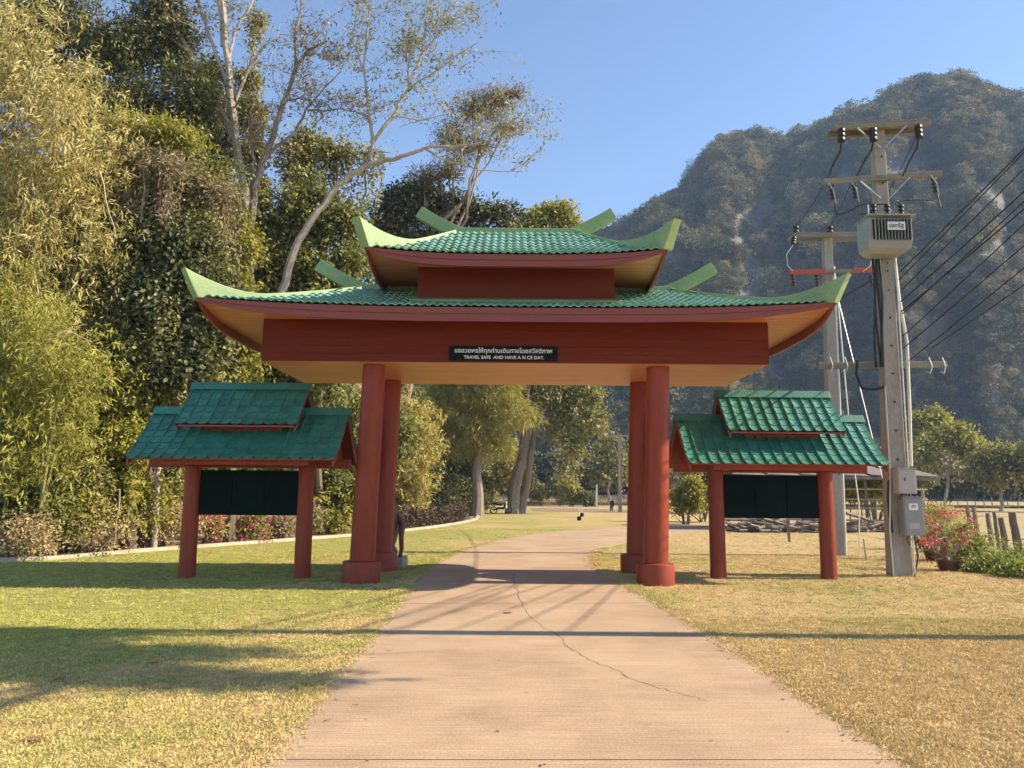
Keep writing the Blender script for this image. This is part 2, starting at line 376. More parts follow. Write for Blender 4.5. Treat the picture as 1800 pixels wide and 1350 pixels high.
def cut(st, y0, y1):
    """stations between two cross lines measured along the left edge"""
    ys = [a[1] for a, b in st]
    def interp(y):
        for i in range(len(ys) - 1):
            if ys[i] <= y <= ys[i + 1]:
                t = (y - ys[i]) / (ys[i + 1] - ys[i])
                return tuple(tuple(p0 + (p1 - p0) * t for p0, p1 in zip(st[i][k], st[i + 1][k])) for k in (0, 1))
    mid = [s for s in st if y0 < s[0][1] < y1]
    fine = [interp(y0)] + mid + [interp(y1)]
    out = []
    for i in range(len(fine) - 1):
        n = max(1, int((fine[i + 1][0][1] - fine[i][0][1]) / 0.22)) if y0 < 16 else 1
        for k in range(n):
            t = k / n
            out.append(tuple(tuple(p0 + (p1 - p0) * t for p0, p1 in zip(fine[i][q], fine[i + 1][q])) for q in (0, 1)))
    out.append(fine[-1]); return out
joints = [-3, 1.0, 5.12, 11.9, 17.4, 22.5, 28, 33.5, 39, 45, 51.9]
for a, b in zip(joints[:-1], joints[1:]):
    st = cut(ST, a + 0.008, b - 0.008)
    vs, fs = quadstrip(st, 0.016, 0.0, 1.0)
    n = len(st)
    vs += [(x, y, 0.002) for x, y, z in vs]
    fs += [(2 * i, 2 * i + 2, 2 * i + 2 + 2 * n, 2 * i + 2 * n) for i in range(n - 1)]
    fs += [(2 * i + 1, 2 * i + 1 + 2 * n, 2 * i + 3 + 2 * n, 2 * i + 3) for i in range(n - 1)]
    fs += [(0, 2 * n, 2 * n + 1, 1), (2 * n - 2, 2 * n - 1, 4 * n - 1, 4 * n - 2)]
    mb = MB(); mb.add(vs, fs); mb.build('slab', ROADM, road)
# the long wandering crack down the middle and across to the right edge
cr = [ground(*p) for p in [(903, 1008), (905, 1030), (914, 1055), (932, 1088), (960, 1108), (985, 1122), (1000, 1140), (1030, 1160), (1075, 1178), (1110, 1195), (1160, 1213), (1205, 1225), (1255, 1240)]]
crp = []
for i in range(len(cr) - 1):
    for k in range(7):
        p = cr[i].lerp(cr[i + 1], k / 7); j = 0.022
        crp.append(Vector((p.x + random.uniform(-j, j), p.y + random.uniform(-j, j), 0.0195)))
vs, fs = [], []
for i, p in enumerate(crp):
    wd = 0.002 + 0.005 * abs(mnoise.noise(Vector((i * 0.35, 0, 0))))
    d = (crp[min(i + 1, len(crp) - 1)] - crp[max(0, i - 1)]).normalized(); s = Vector((-d.y, d.x, 0)) * wd
    vs += [tuple(p - s), tuple(p + s)]
for i in range(len(crp) - 1): fs.append((2 * i, 2 * i + 1, 2 * i + 3, 2 * i + 2))
mb = MB(); mb.add(vs, fs); mb.build('crack', CRACK, road)

# far tracks seen through the gate and the bare earth strip on the left bank
sheet('dirt_track', [(ground(930, 893)[0], ground(930, 893)[1]), (2, 68), (14, 62), (40, 60), (40, 72), (14, 74), (4, 84)], 0.009, EARTH)
KP = [(-16, 14.5), (-11.8, 18.1), (-10.9, 18.9), (-10.0, 21.3), (-8.1, 25.0), (-6.1, 29.0), (-4.85, 32.0), (-3.3, 38.0), (-2.2, 46.0), (-2.3, 55)]
ks = smooth(KP, 8)
sheet('planting_bed', [(x, y) for x, y in ks] + [(-30, 70), (-60, 60), (-60, 10)], 0.005, EARTH)
kerb = thing('kerb', (0, 0, 0), None, None); tag(kerb, kind='structure')
for i in range(len(ks) - 1):
    a, b = Vector((*ks[i], 0.035)), Vector((*ks[i + 1], 0.035)); n = max(1, round((b - a).length / 0.9))
    for k in range(n):
        p, q = a.lerp(b, k / n), a.lerp(b, (k + 0.985) / n)
        mb = MB(); mb.beam(p, q, 0.16, 0.11); mb.build('kerb_stone', KERB, kerb)

# karst hill: ridge line read off the skyline, ribs and gullies from noise
SKY = [(-400, 800), (300, 760), (600, 660), (800, 580), (950, 500), (1050, 428), (1085, 405), (1130, 380), (1180, 355), (1215, 322), (1240, 288), (1268, 248), (1300, 238), (1340, 242), (1380, 250), (1420, 238), (1460, 222), (1510, 200), (1560, 176), (1600, 153), (1640, 143), (1700, 147), (1750, 165), (1800, 190), (1900, 225), (2100, 330), (2500, 430), (3000, 560)]
cols, rows = 210, 64
hv = np.zeros((rows, cols, 3))
px = np.linspace(-300, 2400, cols)
sky_y = np.interp(px, [p[0] for p in SKY], [p[1] for p in SKY])
tt = np.linspace(0, 1.35, rows)
for j in range(cols):
    d = ray(px[j], sky_y[j] + 14); tanE = d[2] / d[1]; ax = d[0] / d[1]
    base_d = 205 + 26 * math.sin(px[j] / 210.0) * 0.4 + 10 * mnoise.noise(Vector((px[j] / 160, 0, 0)))
    ridge_d = 365 + 40 * mnoise.noise(Vector((px[j] / 300, 5, 0)))
    ys = base_d + (ridge_d - base_d) * tt
    pr = np.where(tt <= 1, np.sin(np.clip(tt, 0, 1) * math.pi / 2) ** 0.95, 1 - ((tt - 1) / 0.5) ** 2 * 0.9)
    ang = np.max(pr / ys); zr = tanE / ang
    for i in range(rows):
        z = zr * pr[i]; yy = ys[i]
        amp = min(1, tt[i] * 5) * (1 if tt[i] < 0.85 else max(0, (1.05 - tt[i]) / 0.2))
        rib = mnoise.fractal(Vector((px[j] / 130, z / 110, 2.2)), 1.0, 2.0, 4) * 26 * amp
        yy2 = yy + rib
        hv[i, j] = (ax * yy2, yy2, max(-2.0, EYE * 0 + z * (yy2 / yy)))
idx = np.arange(rows * cols).reshape(rows, cols)
HF = np.stack([idx[:-1, :-1], idx[:-1, 1:], idx[1:, 1:], idx[1:, :-1]], -1).reshape(-1, 4)
me = npmesh('hill', hv.reshape(-1, 3), HF); me.shade_smooth()
hill = link('hill', me, ROCK); tag(hill, kind='structure')

# ------------------------------------------------------------------ foliage machinery
def unit(v): return v / np.maximum(1e-6, np.linalg.norm(v, axis=-1, keepdims=True))
def leaves(P, D, Nn, L, W, fold=0.18):
    """one bent diamond per leaf: base, two shoulders, tip"""
    D = unit(D); S = unit(np.cross(D, Nn)); U = np.cross(S, D)
    L = np.asarray(L)[:, None]; W = np.asarray(W)[:, None]
    b = P; m_ = P + D * L * 0.42
    tip = P + D * L - U * L * 0.12
    V = np.stack([b, m_ + S * W / 2 - U * W * fold, tip, m_ - S * W / 2 - U * W * fold], 1).reshape(-1, 3)
    F = np.arange(len(P) * 4).reshape(-1, 4)
    return V, F
def joinq(parts):
    Vs, Fs, Ts, n = [], [], [], 0
    for V, F, T in parts:
        Vs.append(V); Fs.append(F + n); Ts.append(T); n += len(V)
    return np.concatenate(Vs), np.concatenate(Fs), np.concatenate(Ts)
def lobe_points(lobes, n, g, shell=0.16, lowcut=-0.75, gap=None):
    """points and outward directions near the skins of ellipsoid lobes (centre, radii)"""
    C = np.array([l[0] for l in lobes], float); Rr = np.array([l[1] for l in lobes], float)
    A = Rr[:, 0] * Rr[:, 2] + Rr[:, 0] * Rr[:, 1]; k = g.choice(len(lobes), n, p=A / A.sum())
    d = unit(g.normal(size=(n, 3)))
    d[:, 2] = np.where(d[:, 2] < lowcut, -d[:, 2], d[:, 2])
    r = 1 - np.abs(g.normal(0, shell, n)) + g.normal(0, 0.05, n)
    # lumpy skin
    q = np.array([mnoise.noise(Vector(tuple(v))) for v in (d * 2.3 + C[k] * 0.7)])
    r = np.clip(r + q * 0.30, 0.15, 1.4)
    P = C[k] + d * Rr[k] * r[:, None]; O = unit(d / Rr[k])
    if gap is not None:                      # holes of about a metre between leaf masses
        q2 = np.array([mnoise.noise(Vector((v[0] * 0.75, v[1] * 0.75 + 9, v[2] * 0.6))) for v in P]); ok = q2 > gap
        P, O, q = P[ok], O[ok], q[ok]
    return P, O, q
def sprays(lobes, n, g, L, W, ln=(0.5, 1.5)):
    """leafy shoots that stick out of the mass and bend over"""
    S, O, q = lobe_points(lobes, n, g, 0.06); k = 9; out = []
    d = unit(O + g.normal(0, 0.45, O.shape) + np.array([0, 0, 0.45])); ln_ = g.uniform(*ln, len(S))
    tint = g.uniform(0.1, 1, len(S))
    for i in range(k):
        s_ = (i + 0.5) / k
        P = S + d * (ln_ * s_)[:, None] + np.array([0, 0, -1.0]) * (0.55 * ln_ * s_ ** 2)[:, None] + g.normal(0, 0.04, S.shape)
        D = unit(d * 0.6 + g.normal(0, 0.7, S.shape) + np.array([0, 0, -0.4])); Nn = unit(g.normal(0, 0.5, S.shape) + np.array([0.55, -0.25, 0.7]))
        z = g.uniform(0.7, 1.25, len(S)) * (1.1 - 0.4 * s_); V, F = leaves(P, D, Nn, L * z, W * z)
        out.append((V, F, np.clip(tint * 0.7 + g.uniform(0, 0.3, len(S)), 0, 1)))
    return joinq(out)
def clump_leaves(P, O, g, per, spread, L, W, droop=0.2, up=0.5, flat=0.6, tv=0.45):
    n = len(P)
    c = np.repeat(P, per, 0); o = np.repeat(O, per, 0)
    off = g.normal(size=(n * per, 3)) * spread; off[:, 2] *= flat
    D = unit(g.normal(size=(n * per, 3)) + o * 0.7 + np.array([0, 0, -droop]) * 1.6 + unit(off) * 0.5)
    Nn = unit(g.normal(size=(n * per, 3)) * 0.55 + np.array([0.5, -0.15, up]) + o * 0.5)   # leaves turn to the light
    s = g.uniform(0.65, 1.3, n * per)
    V, F = leaves(c + off, D, Nn, L * s, W * s)
    T = np.clip(np.repeat(g.uniform(0, 1, n), per) * (1 - tv) + g.uniform(0, 1, n * per) * tv, 0, 1)
    return V, F, T
def strings(anchors, g, length, step, L, W, sway=0.12):
    """hanging vines: a run of leaves straight down from each anchor"""
    out = []
    for a in anchors:
        ln = g.uniform(*length); k = max(3, int(ln / step))
        z = -np.linspace(0, ln, k)
        w_ = np.cumsum(g.normal(0, sway * step, (k, 2)), 0)
        P = np.stack([a[0] + w_[:, 0], a[1] + w_[:, 1], a[2] + z], 1) + g.normal(0, 0.06, (k, 3))
        D = unit(g.normal(size=(k, 3)) * 0.8 + np.array([0.1, -0.5, -0.8])); Nn = unit(g.normal(size=(k, 3)) * 0.5 + np.array([0.6, -0.6, 0.4]))
        s = g.uniform(0.7, 1.25, k); V, F = leaves(P, D, Nn, L * s, W * s)
        out.append((V, F, np.clip(g.uniform(0, 1) * 0.6 + g.uniform(0, 0.4, k), 0, 1)))
    return joinq(out)
def leafobj(name, parts, mat, parent):
    V, F, T = joinq(parts) if isinstance(parts, list) else parts
    if parent is not None: V = V - np.array(parent.location)
    return link(name, npmesh(name, V, F, {'tint': T}), mat, parent)
def wobble(a, b, n, amp, g):
    a, b = Vector(a), Vector(b); out = []
    for i in range(n + 1):
        t = i / n; p = a.lerp(b, t); e = amp * math.sin(math.pi * t) + (amp * 0.25 if 0 < i < n else 0)
        out.append(p + Vector(g.normal(0, 1, 3)) * e * 0.5)
    return out
def branchy(mb, start, ends, r0, g, r1=0.03, n=6):
    for e in ends:
        pts = wobble(start, e, 5, (Vector(e) - Vector(start)).length * 0.07, g)
        mb.tube(pts, [r0 + (r1 - r0) * i / 5 for i in range(6)], n, cap=False)
def plobe(px_, py, Y, rx, ry, rd=None):
    """a lobe from its place in the photo: centre, half-sizes in photo pixels, distance"""
    c = at(px_, py, Y); s = Y / FPX * 1.01
    return (tuple(c), (rx * s, (rd if rd else 0.36 * (rx + ry) * s), ry * s))
def bumpy(lobes, g, k=6):
    out = []
    for c, r_ in lobes:
        c, r_ = np.array(c), np.array(r_); out.append((tuple(c), tuple(r_ * 0.78)))
        for _ in range(k):
            d = unit(g.normal(size=3)); d[2] = abs(d[2]) * 0.9 - 0.25
            out.append((tuple(c + d * r_ * g.uniform(0.55, 0.95)), tuple(r_ * g.uniform(0.24, 0.46) * np.array([1.1, 1.1, 0.8]))))
    return out
def leafy_tree(name, label, cat, base, lobes, mat, g, clumps, per, L, W, spread=0.35, droop=0.2, group=None, bark=None, trunk_r=0.22, vines=0, vine_len=(0.8, 3), vmat=None, shell=0.16, twigs=0, up=0.5, trunk=True):
    t = thing(name, base, label, cat, group)
    off = Vector(base)
    skel = lobes; lobes = bumpy(lobes, g)
    if trunk:
        mb = MB(off)
        cx = np.mean([l[0] for l in skel], 0); lowest = min(l[0][2] for l in skel)
        fork = Vector((off.x * 0.55 + cx[0] * 0.45, off.y * 0.5 + cx[1] * 0.5, max(off.z + 0.4, min(lowest, off.z + 0.55 * (cx[2] - off.z)))))
        pts = wobble(off - Vector((0, 0, 0.1)), fork, 6, 0.12, g)
        mb.tube(pts, [trunk_r * (1.25 if i == 0 else 1.05 - 0.06 * i) for i in range(7)], 8)
        branchy(mb, fork, [l[0] for l in skel], trunk_r * 0.6, g)
        for l in skel:
            P, O, q = lobe_points([l], 5 + twigs // max(1, len(skel)), g, 0.1)
            branchy(mb, l[0], [tuple(p) for p in P], trunk_r * 0.22, g, 0.012, 4)
        mb.build('trunk', bark or BARK, t, smooth=True)
    P, O, q = lobe_points(lobes, int(clumps * 1.25), g, shell, gap=-0.16)
    parts = [clump_leaves(P, O, g, per, spread, L, W, droop, up), sprays(lobes, max(12, clumps // 7), g, L, W)]
    if vines and vmat is None:
        A, _, _ = lobe_points(lobes, vines, g, 0.05); parts.append(strings(A, g, vine_len, L * 0.5, L, W))
    leafobj('crown', parts, mat, t)
    if vines and vmat is not None:
        A, _, _ = lobe_points(lobes, vines, g, 0.05); leafobj('hanging_vines', [strings(A, g, vine_len, L * 0.5, L, W)], vmat, t)
    return t

# scatter by geometry nodes: one stuff object, instances of a few source meshes
def scatter(name, pts, rot, scl, var, srcs, label, cat):
    me = bpy.data.meshes.new(name); me.vertices.add(len(pts)); me.vertices.foreach_set('co', np.asarray(pts, np.float32).ravel())
    a = me.attributes.new('rot', 'FLOAT_VECTOR', 'POINT'); a.data.foreach_set('vector', np.asarray(rot, np.float32).ravel())
    a = me.attributes.new('scl', 'FLOAT', 'POINT'); a.data.foreach_set('value', np.asarray(scl, np.float32))
    a = me.attributes.new('var', 'INT', 'POINT'); a.data.foreach_set('value', np.asarray(var, np.int32))
    o = bpy.data.objects.new(name, me); COL.objects.link(o); tag(o, label, cat, kind='stuff')
    ng = bpy.data.node_groups.new(name, 'GeometryNodeTree')
    ng.interface.new_socket('Geometry', in_out='INPUT', socket_type='NodeSocketGeometry')
    ng.interface.new_socket('Geometry', in_out='OUTPUT', socket_type='NodeSocketGeometry')
    gi, go = ng.nodes.new('NodeGroupInput'), ng.nodes.new('NodeGroupOutput')
    iop = ng.nodes.new('GeometryNodeInstanceOnPoints'); jn = ng.nodes.new('GeometryNodeJoinGeometry')
    for s in srcs:
        so_ = bpy.data.objects.new(name + '_source', s)
        oi = ng.nodes.new('GeometryNodeObjectInfo'); oi.inputs['Object'].default_value = so_; oi.inputs['As Instance'].default_value = True
        ng.links.new(oi.outputs['Geometry'], jn.inputs[0])
    iop.inputs['Pick Instance'].default_value = True
    def na(nm, typ):
        n = ng.nodes.new('GeometryNodeInputNamedAttribute'); n.data_type = typ; n.inputs['Name'].default_value = nm; return n.outputs['Attribute']
    ng.links.new(gi.outputs[0], iop.inputs['Points']); ng.links.new(jn.outputs[0], iop.inputs['Instance'])
    ng.links.new(na('var', 'INT'), iop.inputs['Instance Index']); ng.links.new(na('rot', 'FLOAT_VECTOR'), iop.inputs['Rotation'])
    ng.links.new(na('scl', 'FLOAT'), iop.inputs['Scale']); ng.links.new(iop.outputs[0], go.inputs[0])
    md = o.modifiers.new('scatter', 'NODES'); md.node_group = ng
    return o

# forest on the hill: far-off wood, one mass
g = np.random.default_rng(21)
crowns = []
for k in range(7):
    nl = 3 + k % 4
    lob = [((g.normal(0, 0.42), g.normal(0, 0.42), 0.9 + g.uniform(-0.25, 0.45) + (0.3 if k > 4 else 0)), tuple(g.uniform(0.38, 0.68, 3) * (0.9, 0.9, 0.8 if k < 5 else 1.3))) for _ in range(nl)]
    P, O, q = lobe_points(lob, 150, g, 0.2)
    V, F, T = clump_leaves(P, O, g, 8 if k != 3 else 3, 0.10, 0.125, 0.085, 0.15, 0.6)
    tb = MB(); tb.tube([(0, 0, -0.6), (0.03, 0, 0.3), (0, 0.05, 1.0)], [0.045, 0.04, 0.02], 4)
    for q_ in range(4): tb.tube([(0, 0, 0.3), tuple(np.array(lob[q_ % nl][0]) * 1.0 + g.normal(0, 0.2, 3))], [0.03, 0.012], 3)
    me = npmesh('hill_crown', V, F, {'tint': T}); me.materials.append(L_HILL); crowns.append(me)
hn = 15000
ri = g.integers(0, rows * 100, hn) / 100.0; rj = g.uniform(0, 1, hn)
pj = np.interp(g.uniform(0, 1, hn), [0, 0.08, 0.92, 1], [700, 860, 1860, 2300])
fi = np.clip(g.uniform(0, 1, hn) ** 0.8 * 1.12 / 1.35 * (rows - 1), 0, rows - 1.01); fj = np.clip((pj + 300) / 2700 * (cols - 1), 0, cols - 1.01)
i0, j0 = fi.astype(int), fj.astype(int); a_, b_2 = (fi - i0)[:, None], (fj - j0)[:, None]
HP = (hv[i0, j0] * (1 - a_) * (1 - b_2) + hv[i0 + 1, j0] * a_ * (1 - b_2) + hv[i0, j0 + 1] * (1 - a_) * b_2 + hv[i0 + 1, j0 + 1] * a_ * b_2)
hs = g.uniform(1.9, 4.2, hn) * np.where(g.uniform(0, 1, hn) < 0.10, 1.5, 1)
cl = np.array([mnoise.fractal(Vector((p_ / 70, f_ / 5.5, 4.4)), 1.0, 2.0, 3) for p_, f_ in zip(pj, fi)]); cliff = (cl > 0.33) & (fi > 6) & (fi < 34); keep = ~cliff
HP, hs = HP[keep], hs[keep]; hn = len(HP)
scatter('hill_forest', HP + np.array([0, 0, 0.1]), np.stack([g.normal(0, 0.12, hn), g.normal(0, 0.12, hn), g.uniform(0, 6.28, hn)], 1), hs, g.integers(0, 7, hn), crowns,
        'dry green forest covering the steep hill behind the poles', 'forest')

# ------------------------------------------------------------------ the gate
GX, YC = 0.06, 15.85
gate = thing('gateway', (GX, YC, 0), 'red and green double-roofed gateway spanning the concrete road', 'gateway')
GO = Vector((GX, YC, 0))
for sx in (-1, 1):
    for y in (14.76, 16.9):
        x = GX + sx * 2.76
        xb = x - 0.10
        mb = MB(GO); mb.tube([(xb + 0.12 * z / 4.12, y, z) for z in (0.34, 1.5, 2.8, 4.13)], [0.236, 0.230, 0.224, 0.219], 30); c = mb.build('column', RED, gate, smooth=True)
        mb = MB(GO); mb.lathe((xb, y, 0), [(0.355, -0.05), (0.355, 0.36), (0.345, 0.385), (0.25, 0.392), (0.236, 0.40)], 30); b = mb.build('column_base', RED, c, smooth=True)
BW, BY0, BY1, BZ = 4.81, 14.35, 17.35, 4.12
mb = MB(GO); mb.box(GX - BW, GX + BW, BY0, BY1, BZ, 4.96); mb.build('beam', RED_SHADE, gate, bevel=0.012)
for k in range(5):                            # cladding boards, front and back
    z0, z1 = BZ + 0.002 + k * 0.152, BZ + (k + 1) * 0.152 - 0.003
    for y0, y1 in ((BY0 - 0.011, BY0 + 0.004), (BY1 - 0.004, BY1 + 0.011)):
        mb = MB(GO); mb.box(GX - BW + random.uniform(0, .004), GX + BW, y0 + random.uniform(-.0015, .0015), y1, z0, z1); mb.build('beam_board', RED_SHADE, gate, bevel=0.003)
mb = MB(GO); mb.box(GX - BW + 0.02, GX + BW - 0.02, BY0 + 0.02, BY1 - 0.02, BZ - 0.012, BZ - 0.002); mb.build('beam_soffit', SOFF, gate)
CW, CY0, CY1 = 1.89, 14.35, 17.35
mb = MB(GO); mb.box(GX - CW, GX + CW, CY0, CY1, 5.1, 6.02); mb.build('upper_wall', RED_SHADE, gate, bevel=0.01)

TW = 0.15                                    # width of one tile wave
def tile_mesh(width, length, amp, name):
    n = 7; V = []
    prof = [(-0.5 + k / n) * width for k in range(n + 1)]
    hgt = [amp * (0.55 + 0.45 * math.cos(2 * math.pi * (p / width))) for p in prof]
    for yy, dz in ((-0.06 * length, 0.028), (length * 1.06, 0.0)):
        V += [(p, yy, h + dz) for p, h in zip(prof, hgt)]
    V += [(p, -0.06 * length + 0.004, h + 0.028 - 0.022) for p, h in zip(prof, hgt)]
    F = [(k, k + 1, n + 2 + k, n + 1 + k) for k in range(n)] + [(2 * n + 2 + k, 2 * n + 3 + k, k + 1, k) for k in range(n)]
    return V, F
def roof(E, D, Rr, ze, zr, lift, liftp, bot, blift, rows_, singles_rows, label):
    """one hipped tier. E, D eave half sizes, Rr half ridge, ze tile edge, zr ridge"""
    def surf(side, u, t):                    # u along the eave in metres, t up the slope
        if side in (0, 2):
            sgn = -1 if side == 0 else 1
            half = E - (E - Rr) * t; z = ze + (zr - ze) * (t ** 1.12)
            z += lift * min(1, abs(u) / E) ** liftp * (1 - t) ** 2
            return Vector((GX + u, YC + sgn * D * (1 - t), z)), half
        sgn = -1 if side == 1 else 1
        half = D * (1 - t); z = ze + (zr - ze) * (t ** 1.12) + lift * min(1, abs(u) / D) ** liftp * (1 - t) ** 2
        return Vector((GX + sgn * (E - (E - Rr) * t), YC + u, z)), half
    V, F = [], []
    base_len = None
    tv, tf = None, None
    rest = MB(GO)
    for side in range(4):
        half0 = E if side in (0, 2) else D
        slope = math.hypot(D if side in (0, 2) else (E - Rr), zr - ze)
        ln = slope / rows_
        tv, tf = tile_mesh(TW, ln, 0.034, 'roof_tile')
        shared = None
        k = int(half0 / TW) + 1
        for r_ in range(rows_):
            t0, t1 = r_ / rows_, (r_ + 1) / rows_
            for i in range(-k, k + 1):
                u = i * TW
                p, half = surf(side, u, t0); q, half1 = surf(side, u, t1)
                if abs(u) > half - 0.02 - (half - half1) * 0.35: continue
                ay = (q - p).normalized()
                pu, _ = surf(side, u + 0.05, t0); pd, _ = surf(side, u - 0.05, t0)
                ax = (pu - pd).normalized()
                if side in (2, 1): ax = -ax
                if ax.cross(ay).z < 0: ax = -ax
                az = ax.cross(ay).normalized(); ax = ay.cross(az)
                M = Matrix((( ax.x, ay.x, az.x, p.x), (ax.y, ay.y, az.y, p.y), (ax.z, ay.z, az.z, p.z), (0, 0, 0, 1)))
                if side == 0 and r_ in singles_rows:
                    if shared is None:
                        shared = bpy.data.meshes.new('roof_tile'); shared.from_pydata(tv, [], tf); shared.update(); shared.shade_smooth(); shared.set_sharp_from_angle(angle=R(50)); shared.materials.append(TILE)
                    o = bpy.data.objects.new('roof_tile', shared); COL.objects.link(o); o.parent = gate
                    jit = Matrix.Rotation(random.uniform(-0.012, 0.012), 4, 'Z') @ Matrix.Translation((0, random.uniform(-0.006, 0.006), random.uniform(-0.003, 0.003)))
                    o.matrix_local = Matrix.Translation(-GO) @ M @ jit
                else:
                    rest.add([M @ Vector(v) for v in tv], tf)
        # deck under the tiles
    dk = MB(GO)
    for side in range(4):
        nu, ntv = 24, 6
        vs = []
        for b in range(ntv + 1):
            t = b / ntv; _, half = surf(side, 0, t)
            for a in range(nu + 1):
                u = (-1 + 2 * a / nu) * half; p, _ = surf(side, u, t); vs.append(p - Vector((0, 0, 0.012)))
        dk.add(vs, [(b * (nu + 1) + a, b * (nu + 1) + a + 1, (b + 1) * (nu + 1) + a + 1, (b + 1) * (nu + 1) + a) for b in range(ntv) for a in range(nu)])
    dk.build('roof_deck', FIN, gate)
    o = rest.build('roof_tiles', TILE, gate, smooth=True); o['kind'] = 'stuff'
    # fascia boards follow the lifted eave, narrowing towards the corners; two bands
    for side in range(4):
        half0 = E if side in (0, 2) else D
        sgn = -1 if side in (0, 1) else 1
        for band in (0, 1):
            vs, fs = [], []; n = 40
            for a in range(n + 1):
                u = (-1 + 2 * a / n) * half0
                p, _ = surf(side, u, 0)
                top = p.z - 0.012; zb = bot + blift * (abs(u) / half0) ** 4
                ins = 0.0 if band == 0 else 0.022
                midz = top - (top - zb) * 0.45
                z1, z0 = (top, midz) if band == 0 else (midz, zb)
                for th in (ins, ins + 0.05):
                    if side in (0, 2): e = Vector((GX + u * (1 - th / E), YC + sgn * (D - th), 0))
                    else: e = Vector((GX + sgn * (E - th), YC + u * (1 - th / D), 0))
                    vs += [(e.x, e.y, z1), (e.x, e.y, z0)]
            for a in range(n):
                i, j = a * 4, a * 4 + 4
                fs += [(i, j, j + 1, i + 1), (i + 2, i + 3, j + 3, j + 2), (i + 1, j + 1, j + 3, i + 3), (i, i + 2, j + 2, j)]
            mb = MB(GO); mb.add(vs, fs); mb.build('fascia', FASC, gate)
    # eave soffit: from fascia foot in to the wall below
    wx, wy = (BW, (BY1 - BY0) / 2) if E > 4 else (CW, (CY1 - CY0) / 2)
    mb = MB(GO)
    for side in range(4):
        half0 = E if side in (0, 2) else D; sgn = -1 if side in (0, 1) else 1; n = 40; vs = []
        inn = wx if side in (0, 2) else wy
        for a in range(n + 1):
            f = -1 + 2 * a / n; u = f * half0; zb = bot + 0.17 * (1 - abs(f) ** 4) + blift * abs(f) ** 4 + 0.012
            if side in (0, 2): vs += [(GX + u * (1 - .04 / E), YC + sgn * (D - 0.04), zb), (GX + f * (wx - 0.02), YC + sgn * (wy - 0.02), bot + 0.19)]
            else: vs += [(GX + sgn * (E - 0.04), YC + u * (1 - .04 / D), zb), (GX + sgn * (wx - 0.02), YC + f * (wy - 0.02), bot + 0.19)]
        mb.add(vs, [(2 * a, 2 * a + 1, 2 * a + 3, 2 * a + 2) for a in range(n)])
    mb.build('eave_soffit', SOFF, gate)
    return surf
surfU = roof(2.78, 2.25, 1.31, 6.01, 7.19, 0.13, 3, 5.78, 0.30, 8, range(8), 'upper')
surfL = roof(5.80, 2.30, 3.27, 5.00, 5.93, 0.15, 3, 4.74, 0.33, 8, (0,), 'lower')

def hip_fin(surf, E, D, Rr, sx, sy, tip, s0, name='hip_ridge'):
    """upswept corner fin: a plate standing on the hip line, flaring up past the eave corner"""
    side = 0 if sy < 0 else 2
    n = 26; low, top = [], []
    for i in range(n + 1):
        t = 1 - i / n                        # ridge end -> corner
        _, half = surf(side, 0, t); p, _ = surf(side, sx * half, t)
        s = 1 - t
        low.append(p + Vector((0, 0, -0.03)))
        top.append(p + Vector((0, 0, 0.06 + 0.04 * s)))
    dirn = (low[-1] - low[0]); dirn.z = 0; dirn.normalize()
    # blend the last stretch up to the tip
    for i in range(n + 1):
        s = i / n; k = max(0.0, (s - s0) / (1 - s0))
        top[i] = top[i] + Vector((0, 0, 1)) * (tip * k ** 1.9) + dirn * (0.26 * k ** 2.0)
    nrm = Vector((-dirn.y, dirn.x, 0)); vs = []
    for i in range(n + 1):
        th = 0.075 + 0.02 * (i / n)
        vs += [low[i] + nrm * th * 1.15, low[i] - nrm * th * 1.15, top[i] + nrm * th, top[i] - nrm * th]
    fs = []
    for i in range(n):
        a, b = 4 * i, 4 * i + 4
        fs += [(a, b, b + 2, a + 2), (a + 1, a + 3, b + 3, b + 1), (a + 2, b + 2, b + 3, a + 3), (a, a + 1, b + 1, b)]
    fs += [(0, 2, 3, 1), (4 * n, 4 * n + 1, 4 * n + 3, 4 * n + 2)]
    mb = MB(GO); mb.add(vs, fs); mb.build(name, FIN, gate, bevel=0.012)
